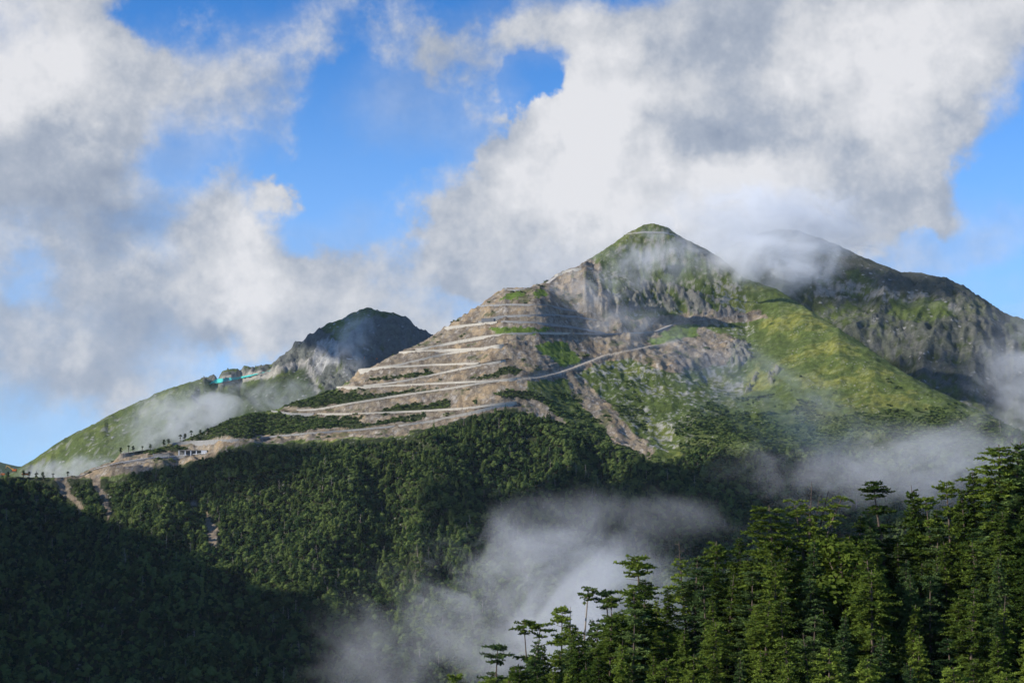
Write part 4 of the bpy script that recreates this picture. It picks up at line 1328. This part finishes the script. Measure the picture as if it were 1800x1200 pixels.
GT = 'conifers on the near slope'
def plant(style, var, x, y, z, s, rz, label, cat, name, group=GT, wide=1.0):
    t = empty(name, (x, y, z), label, cat, group)
    t.rotation_euler = (rng.normal(0, .015), rng.normal(0, .02), rz); t.scale = (s * wide, s * wide, s)
    cr_, tr_ = kinds[style][var % len(kinds[style])]
    o = bpy.data.objects.new('trunk', tr_); C.objects.link(o); o.parent = t
    if cr_ is not None:
        o = bpy.data.objects.new('crown', cr_); C.objects.link(o); o.parent = t
    return t
NAME = {'fir': 'fir_tree', 'broad': 'hemlock_tree', 'tiers': 'hemlock_tree', 'pole': 'conifer_tree', 'twin': 'hemlock_tree', 'ragged': 'conifer_tree', 'deadtop': 'conifer_tree', 'snag': 'dead_tree', 'leafy': 'broadleaf_tree'}
CAT = {'snag': 'dead tree', 'leafy': 'tree', 'fir': 'fir tree', 'broad': 'conifer', 'tiers': 'conifer', 'pole': 'conifer', 'twin': 'conifer', 'ragged': 'conifer', 'deadtop': 'conifer'}
HT = {'leafy': 13.0}
# skyline trees: tip in the photograph, style, distance, width factor, what sets each apart
skyline = [
    (797, 1186, 'tiers', 300, .7, 'tiny flat-topped tree tip at the lower edge, left of all the other conifers', 'the tiny tip at the lower edge'),
    (822, 1193, 'fir', 296, .8, 'tiny pointed tree tip at the lower edge beside the smallest flat top', 'the tiny pointed tip'),
    (876, 1135, 'tiers', 300, .85, 'small tiered conifer standing clear of the others at the foot of the slope', 'the small tiered conifer'),
    (905, 1170, 'broad', 296, .8, 'low bushy conifer between the small tiered one and the twin-stemmed one', 'the low bushy conifer'),
    (932, 1093, 'twin', 300, .95, 'twin-stemmed conifer with two flat tops against the mist', 'the twin flat tops'),
    (955, 1128, 'fir', 292, .9, 'bushy pointed conifer touching the right side of the twin flat tops', 'the bushy neighbour of the twin tops'),
    (984, 1068, 'tiers', 300, .75, 'narrow knotty conifer with a small tuft, left of the bare spike', 'the narrow tufted conifer'),
    (1007, 1066, 'snag', 300, .8, 'bare dead spike without any branches or needles against the mist', 'the bare spike'),
    (1004, 1090, 'broad', 294, .75, 'rounded dark conifer that the bare dead spike rises from', 'the conifer under the bare spike'),
    (1029, 1036, 'pole', 300, .85, 'thin bare pole with a small flat tuft on top', 'the tufted bare pole'),
    (1040, 1086, 'fir', 294, .75, 'short pointed conifer at the foot of the tufted bare pole', 'the short conifer by the tufted pole'),
    (1067, 1040, 'tiers', 300, .9, 'flat umbrella-topped conifer right of the tufted bare pole', 'the umbrella top'),
    (1084, 1074, 'broad', 294, .8, 'dark rounded conifer between the umbrella top and the tall double-tiered one', 'the dark rounded conifer'),
    (1121, 984, 'tiers', 298, 1.15, 'tall conifer with a big flat head standing well above its neighbours', 'the big flat head'),
    (1150, 1052, 'fir', 290, .9, 'pointed conifer just right of the big flat-headed one', 'the pointed conifer right of the big flat head'),
    (1173, 1030, 'fir', 288, .9, 'dark pointed conifer in the dip left of the dead-tipped one', 'the dark pointed conifer in the dip'),
    (1203, 950, 'deadtop', 296, .95, 'tall conifer with a dry broken tip above the centre of the mist', 'the dry broken tip'),
    (1222, 978, 'broad', 292, .95, 'bushy conifer leaning against the dry-tipped one', 'the bushy conifer by the dry tip'),
    (1262, 950, 'broad', 294, 1.0, 'dark wide conifer between the dry-tipped one and the big wooded crown', 'the dark wide conifer'),
    (1297, 943, 'fir', 290, 1.0, 'pointed green conifer left of the big wooded crown', 'the pointed green conifer'),
    (1346, 887, 'broad', 280, 1.15, 'big layered conifer with a broad domed crown, left of the ragged many-stemmed one', 'the big domed crown'),
    (1385, 960, 'broad', 276, .9, 'lower conifer in the gap between the domed crown and the ragged one', 'the lower conifer in the gap'),
    (1424, 862, 'ragged', 280, 1.15, 'ragged many-stemmed conifer with dead spikes above its top', 'the ragged many-stemmed conifer'),
    (1478, 946, 'leafy', 272, 1.4, 'bright yellow-green leafy tree in the dip right of the ragged conifer', 'the bright leafy tree'),
    (1516, 905, 'fir', 284, 1.15, 'dark shaded conifer at the left foot of the tall crooked-topped one', 'the dark shaded conifer'),
    (1543, 852, 'tiers', 284, 1.15, 'tall crooked-topped conifer with uneven shelves of foliage', 'the tall crooked top'),
    (1606, 852, 'fir', 282, 1.05, 'bushy cone-topped conifer between the crooked one and the small flat tops', 'the bushy cone top'),
    (1634, 874, 'tiers', 280, .8, 'left one of two small flat tops at the right of the bushy cone', 'the left small flat top'),
    (1658, 852, 'tiers', 280, .85, 'right and higher one of two small flat tops on the skyline', 'the right small flat top'),
    (1688, 858, 'fir', 276, .9, 'slim pointed conifer below the tall dark pair on the skyline', 'the slim pointed conifer'),
    (1715, 826, 'fir', 276, 1.0, 'pointed conifer stepping up to the tall dark pair', 'the step below the dark pair'),
    (1750, 781, 'broad', 272, 1.25, 'left one of the tall dark pair at the right edge', 'the left of the dark pair'),
    (1783, 774, 'fir', 270, 1.4, 'right and highest one of the tall dark pair at the right edge', 'the right of the dark pair'),
]
occupied = []
for k, (px, py, st, D, wd, lab, short) in enumerate(skyline):
    x, y, zt = P3(px, py, D)
    zg = float(slope_z(np.array([x]), np.array([y]))[0])
    Hn = HT.get(st, 25.0)
    s = (zt - zg) / Hn
    s_ = max(s, .45)
    plant(st, k, x, y, zt - s_ * Hn, s_, {'twin': 0.0, 'ragged': 0.0}.get(st, k * 1.7), lab, CAT[st], NAME[st], GT, wd * (1.0 if s_ > .9 else 1.0))
    occupied.append((x, y))
# the slope below them
ORD = ['first', 'second', 'third', 'fourth', 'fifth', 'sixth', 'seventh', 'eighth', 'ninth', 'tenth', 'eleventh', 'twelfth', 'thirteenth', 'fourteenth', 'fifteenth', 'sixteenth', 'seventeenth']
inn = []
rr = np.random.default_rng(77)
for gy_ in np.arange(172, 292, 6.6):
    for gx_ in np.arange(-20, 155, 6.4):
        x = gx_ + rr.uniform(-2.6, 2.6); y = gy_ + rr.uniform(-2.6, 2.6)
        a = x / y
        if a > .40: continue
        if any((x - ox) ** 2 + (y - oy) ** 2 < 14 for ox, oy in occupied): continue
        z = float(slope_z(np.array([x]), np.array([y]))[0])
        H = rr.uniform(16, 25.5) * (1 + .05 * (290 - y) / 100)
        px, py = pix(x, y, z + H)
        lim = float(np.interp(px, [p[0] for p in env], [p[1] for p in env]))
        if py < lim + 30: H -= (lim + 30 + rr.uniform(0, 40) - py) / 2500 * y; px, py = pix(x, y, z + H)
        if py > 1205 or px < 800 or px > 1850 or H < 9: continue
        inn.append((x, y, z, H, px, py))
skp = np.array([s_[0] for s_ in skyline])
byc = {}
for k, it in enumerate(inn):
    byc.setdefault(int(np.abs(skp - it[4]).argmin()), []).append(it)
LOOK = {'fir': 'pointed fir', 'broad': 'wide-shelved conifer', 'tiers': 'tiered conifer', 'leafy': 'bright leafy tree', 'deadtop': 'dry-tipped conifer'}
cnt = 0
for c, L in byc.items():
    L.sort(key=lambda q: q[5])
    for j, (x, y, z, H, px, py) in enumerate(L):
        st = rr.choice(['fir', 'broad', 'fir', 'broad', 'tiers', 'deadtop', 'leafy'], p=[.27, .27, .12, .15, .12, .03, .04])
        Hn = HT.get(st, 25.0)
        s = H / Hn if st != 'leafy' else rr.uniform(.9, 1.25)
        plant(st, int(rr.integers(0, 9)), x, y, z, s, rr.uniform(0, 6.28), '%s, %s below %s' % (LOOK[st], ORD[min(j, 16)], skyline[c][6]), CAT[st], NAME[st], GT, rr.uniform(.85, 1.15) * (1.15 if H < 18 else 1))
        cnt += 1
print('near trees', cnt + len(skyline))
# undergrowth
x, y = np.meshgrid(np.arange(-30, 200, 3.4), np.arange(120, 320, 3.4))
x = (x + rng.uniform(-1.4, 1.4, x.shape)).ravel(); y = (y + rng.uniform(-1.4, 1.4, y.shape)).ravel()
ok = (x / y > -.09) & (x / y < .5)
x = x[ok]; y = y[ok]; z = slope_z(x, y) - .3
s = rng.uniform(.5, 1.0, len(x))
scatter('undergrowth', ['shrub', 'shrub'], np.stack([x, y, z], 1), np.stack([x * 0, x * 0, rng.uniform(0, 6.28, len(x))], 1), np.stack([s, s, s * 1.2], 1), 'dark undergrowth between the near conifers', 'undergrowth', 360)

# ------------------------------------------------------------------ small trees standing on the crest and roads at left
def ridge_tree(seed, flat):
    r = np.random.default_rng(seed); mb = MB(); Q = []
    H = 12.0
    mb.tube([(0, 0, -1.5), (.2, 0, 5), (0, .1, H)], [.62, .50, .3], 5)
    L = [(0, 0, H - .4, 2.3), (1.5, .5, H - 1.4, 1.8), (-1.5, -.3, H - 1.8, 1.8), (.3, 0, H - 5, 1.3)] if flat else [(0, 0, H - 1, 1.9), (.4, .3, H - 3, 2.5), (-.5, 0, H - 5, 2.4), (.3, -.4, H - 7, 2.4)]
    for (x, y, z, R_) in L:
        n = 70
        dd = r.normal(0, 1, (n, 3)); dd /= np.linalg.norm(dd, axis=1, keepdims=True)
        c = np.array((x, y, z)) + dd * np.array((1, 1, .5)) * R_ * r.uniform(.3, 1.05, (n, 1))
        q = leafsoup(c, dd, .7, r).reshape(-1, 3, 3)
        Q.append(np.concatenate([q, q[:, 2:3]], 1))
    Q = np.concatenate(Q)
    m = mesh_np('crown', Q[:, :3].reshape(-1, 3), np.arange(len(Q) * 3).reshape(-1, 3)); m.materials.append(M_pine)
    t = mb.mesh('trunk'); t.materials.append(M_bark)
    return m, t
RK = [ridge_tree(1, True), ridge_tree(2, False), ridge_tree(3, True)]
small = [(7, 842, 0, 10, 'small tree at the extreme left end of the crest'), (14, 828, 1, 14, 'tallest thin tree beside the yellow excavator arm'), (33, 838, 1, 8, 'short tree right of the orange excavator'), (41, 826, 1, 13, 'round tree in front of the red site hut'),
         (51, 828, 1, 10, 'slim tree at the right end of the red site hut'), (64, 831, 0, 12, 'flat-topped tree first right of the red site hut'), (75, 829, 1, 12, 'left tree of a close pair before the low mist'), (77, 836, 1, 8, 'right lower tree of a close pair before the low mist'), (93, 832, 0, 7, 'small lone flat-topped tree beside the low mist'),
         (119, 829, 2, 12, 'lone tall flat-topped tree on the crest right of the low mist'), (212, 786, 1, 10, 'dark tree at the left end of the upper gallery road'),
         (226, 783, 0, 11, 'left tree of four on the small wooded knoll'), (234, 783, 1, 9, 'second tree from the left on the small wooded knoll'), (250, 784, 0, 9, 'third tree from the left on the small wooded knoll'), (264, 780, 1, 9, 'right tree of four on the small wooded knoll'),
         (288, 771, 1, 10, 'left one of two slim pole-like trees above the gallery'), (296, 771, 1, 9, 'right one of two slim pole-like trees above the gallery'), (317, 762, 0, 8, 'left round tree at the tip of the wooded hump'), (325, 761, 1, 8, 'middle round tree at the tip of the wooded hump'), (336, 757, 2, 9, 'tall thin tree at the tip of the wooded hump'), (352, 755, 1, 9, 'dense tree at the foot of the wooded hump'), (365, 752, 1, 9, 'dense tree a step up the wooded hump')]
for k, (px, py, v, H, lab) in enumerate(small):
    p = T1.hit(px, py + H * .95)
    zt_ = P3(px, py, p[1])[2]; zb_ = float(T1.h(p[0], p[1])) - .5
    H = min(max(zt_ - zb_, 7.0), 13.0)
    t = empty('pine_tree', (p[0], p[1], zb_), lab, 'tree', 'small trees on the left crest')
    t.scale = (1.0, 1.0, H / 12.0) if v != 1 else (1.25, 1.25, H / 12.)
    t.rotation_euler = (0, 0, k * 1.3)
    for m_, nm in zip(RK[v], ('crown', 'trunk')):
        o = bpy.data.objects.new(nm, m_); C.objects.link(o); o.parent = t
# ------------------------------------------------------------------ mist banks: real scattering volumes
def volume_mat(name, dens, radii, nscale, thr, soft, seed, power=1.0, stretch=(1, 1, 1), aniso=0.0, colr=(.975, .985, 1.0)):
    m, T = new_mat(name)
    ob = T.n('ShaderNodeTexCoord').outputs['Object']
    q = T.v('DIVIDE', ob, tuple(radii))
    off = T.v('ADD', T.v('MULTIPLY', ob, stretch), (seed * 317.0, seed * 113.0, seed * 71.0))
    n = T.noise(off, nscale * 1.9, 7, .64, 1.3)
    L = T.v('LENGTH', q)
    f = T.ramp(L, 1.0, .30)
    k = T.m('ADD', T.m('MULTIPLY', f, 1.15), T.m('MULTIPLY', T.m('SUBTRACT', n, .5), 8.5))
    a = T.m('MULTIPLY', T.ramp(k, thr, thr + soft * 1.7), T.ramp(L, 1.0, .42))
    a = T.m('MULTIPLY', a, dens)
    pv = T.n('ShaderNodeVolumePrincipled')
    pv.inputs['Color'].default_value = (*colr, 1)
    pv.inputs['Anisotropy'].default_value = aniso
    T.link(a, pv.inputs['Density'])
    o = T.n('ShaderNodeOutputMaterial'); T.link(pv.outputs[0], o.inputs['Volume'])
    m.cycles.volume_step_rate = 1.0
    return m

def mist(px, py, D, rx, ry, rd, dens, nscale, thr, soft, label, seed, roll=0.0, stretch=(1, 1, 1.3), name='mist'):
    """ellipsoid of mist; rx, ry in photo pixels at its distance, rd depth in metres"""
    x, y, z = P3(px, py, D)
    R_ = (rx / 2500 * D, rd, ry / 2500 * D)
    V, F = ICO2
    me = mesh_np(name, V * 1.05 * np.array(R_), F)
    me.materials.append(volume_mat(name + '_volume', dens, R_, nscale, thr, soft, seed, stretch=stretch))
    o = bpy.data.objects.new(name, me); C.objects.link(o); o.location = (x, y, z); o.rotation_euler = (0, roll, 0)
    return tag(o, label, 'mist', kind='stuff')

mist(985, 1075, 1150, 370, 250, 190, .0074, .0054, .38, .7, 'bank of mist filling the valley behind the near conifers', 1, .15)
mist(710, 1165, 1250, 230, 150, 150, .0034, .0056, .40, .9, 'mist creeping up the valley at the lower centre', 2, .2)
mist(1130, 900, 1500, 260, 60, 150, .0024, .0060, .45, .9, 'faint mist trailing over the dark forest', 21, .1)
mist(1590, 815, 1400, 390, 125, 170, .0044, .0064, .44, .7, 'thin mist drifting behind the conifers at right', 3, -.1)
mist(1800, 650, 2500, 130, 200, 200, .0042, .0050, .36, .9, 'mist at the right edge before the rocky ridge', 4)
mist(1330, 690, 1900, 300, 120, 170, .0028, .0050, .42, .9, 'thin veil of mist over the green spur', 5, .5)
mist(1345, 462, 2980, 170, 85, 150, .0160, .0042, .14, .9, 'dense cloud lying in the saddle between the two summits', 6)
mist(1150, 458, 2860, 160, 75, 110, .0070, .0060, .44, .8, 'torn mist across the face of the pointed summit', 7, -.3)
mist(1350, 400, 3420, 280, 110, 200, .0120, .0042, .16, .9, 'cloud hanging over and behind the summits', 8)
mist(1010, 470, 2990, 160, 80, 90, .0040, .0060, .40, .8, 'cloud just behind the shoulder of the pointed summit', 18)
mist(1040, 510, 2760, 120, 60, 80, .0060, .0065, .46, .8, 'wisps over the top of the terraced slope', 9)
mist(1120, 580, 2600, 170, 65, 120, .0042, .0065, .50, .8, 'wisps over the rubble bowl', 10, .2)
mist(320, 735, 3300, 170, 85, 240, .0058, .0042, .32, .8, 'mist lying on the far left hill', 11, -.35)
mist(125, 826, 2700, 130, 32, 100, .0120, .0070, .25, .8, 'low mist behind the left crest', 12, -.15)
mist(622, 600, 3850, 50, 100, 100, .0055, .0060, .38, .8, 'wisp rising up the dark far peak', 13, .15)
mist(500, 700, 3500, 110, 50, 160, .0036, .0060, .42, .8, 'faint wisps before the far cliffs', 14)

# ------------------------------------------------------------------ haze
m, T = new_mat('haze')
pv = T.n('ShaderNodeVolumePrincipled')
pv.inputs['Color'].default_value = (.72, .84, 1.0, 1)
pv.inputs['Density'].default_value = .000011
o = T.n('ShaderNodeOutputMaterial'); T.link(pv.outputs[0], o.inputs['Volume'])
mb = MB(); mb.box((0, 3150, 185), (19400, 12900, 1240))
hz = mb.build('haze', m)
tag(hz, 'pale blue air between the camera and the mountains', 'haze', kind='stuff')
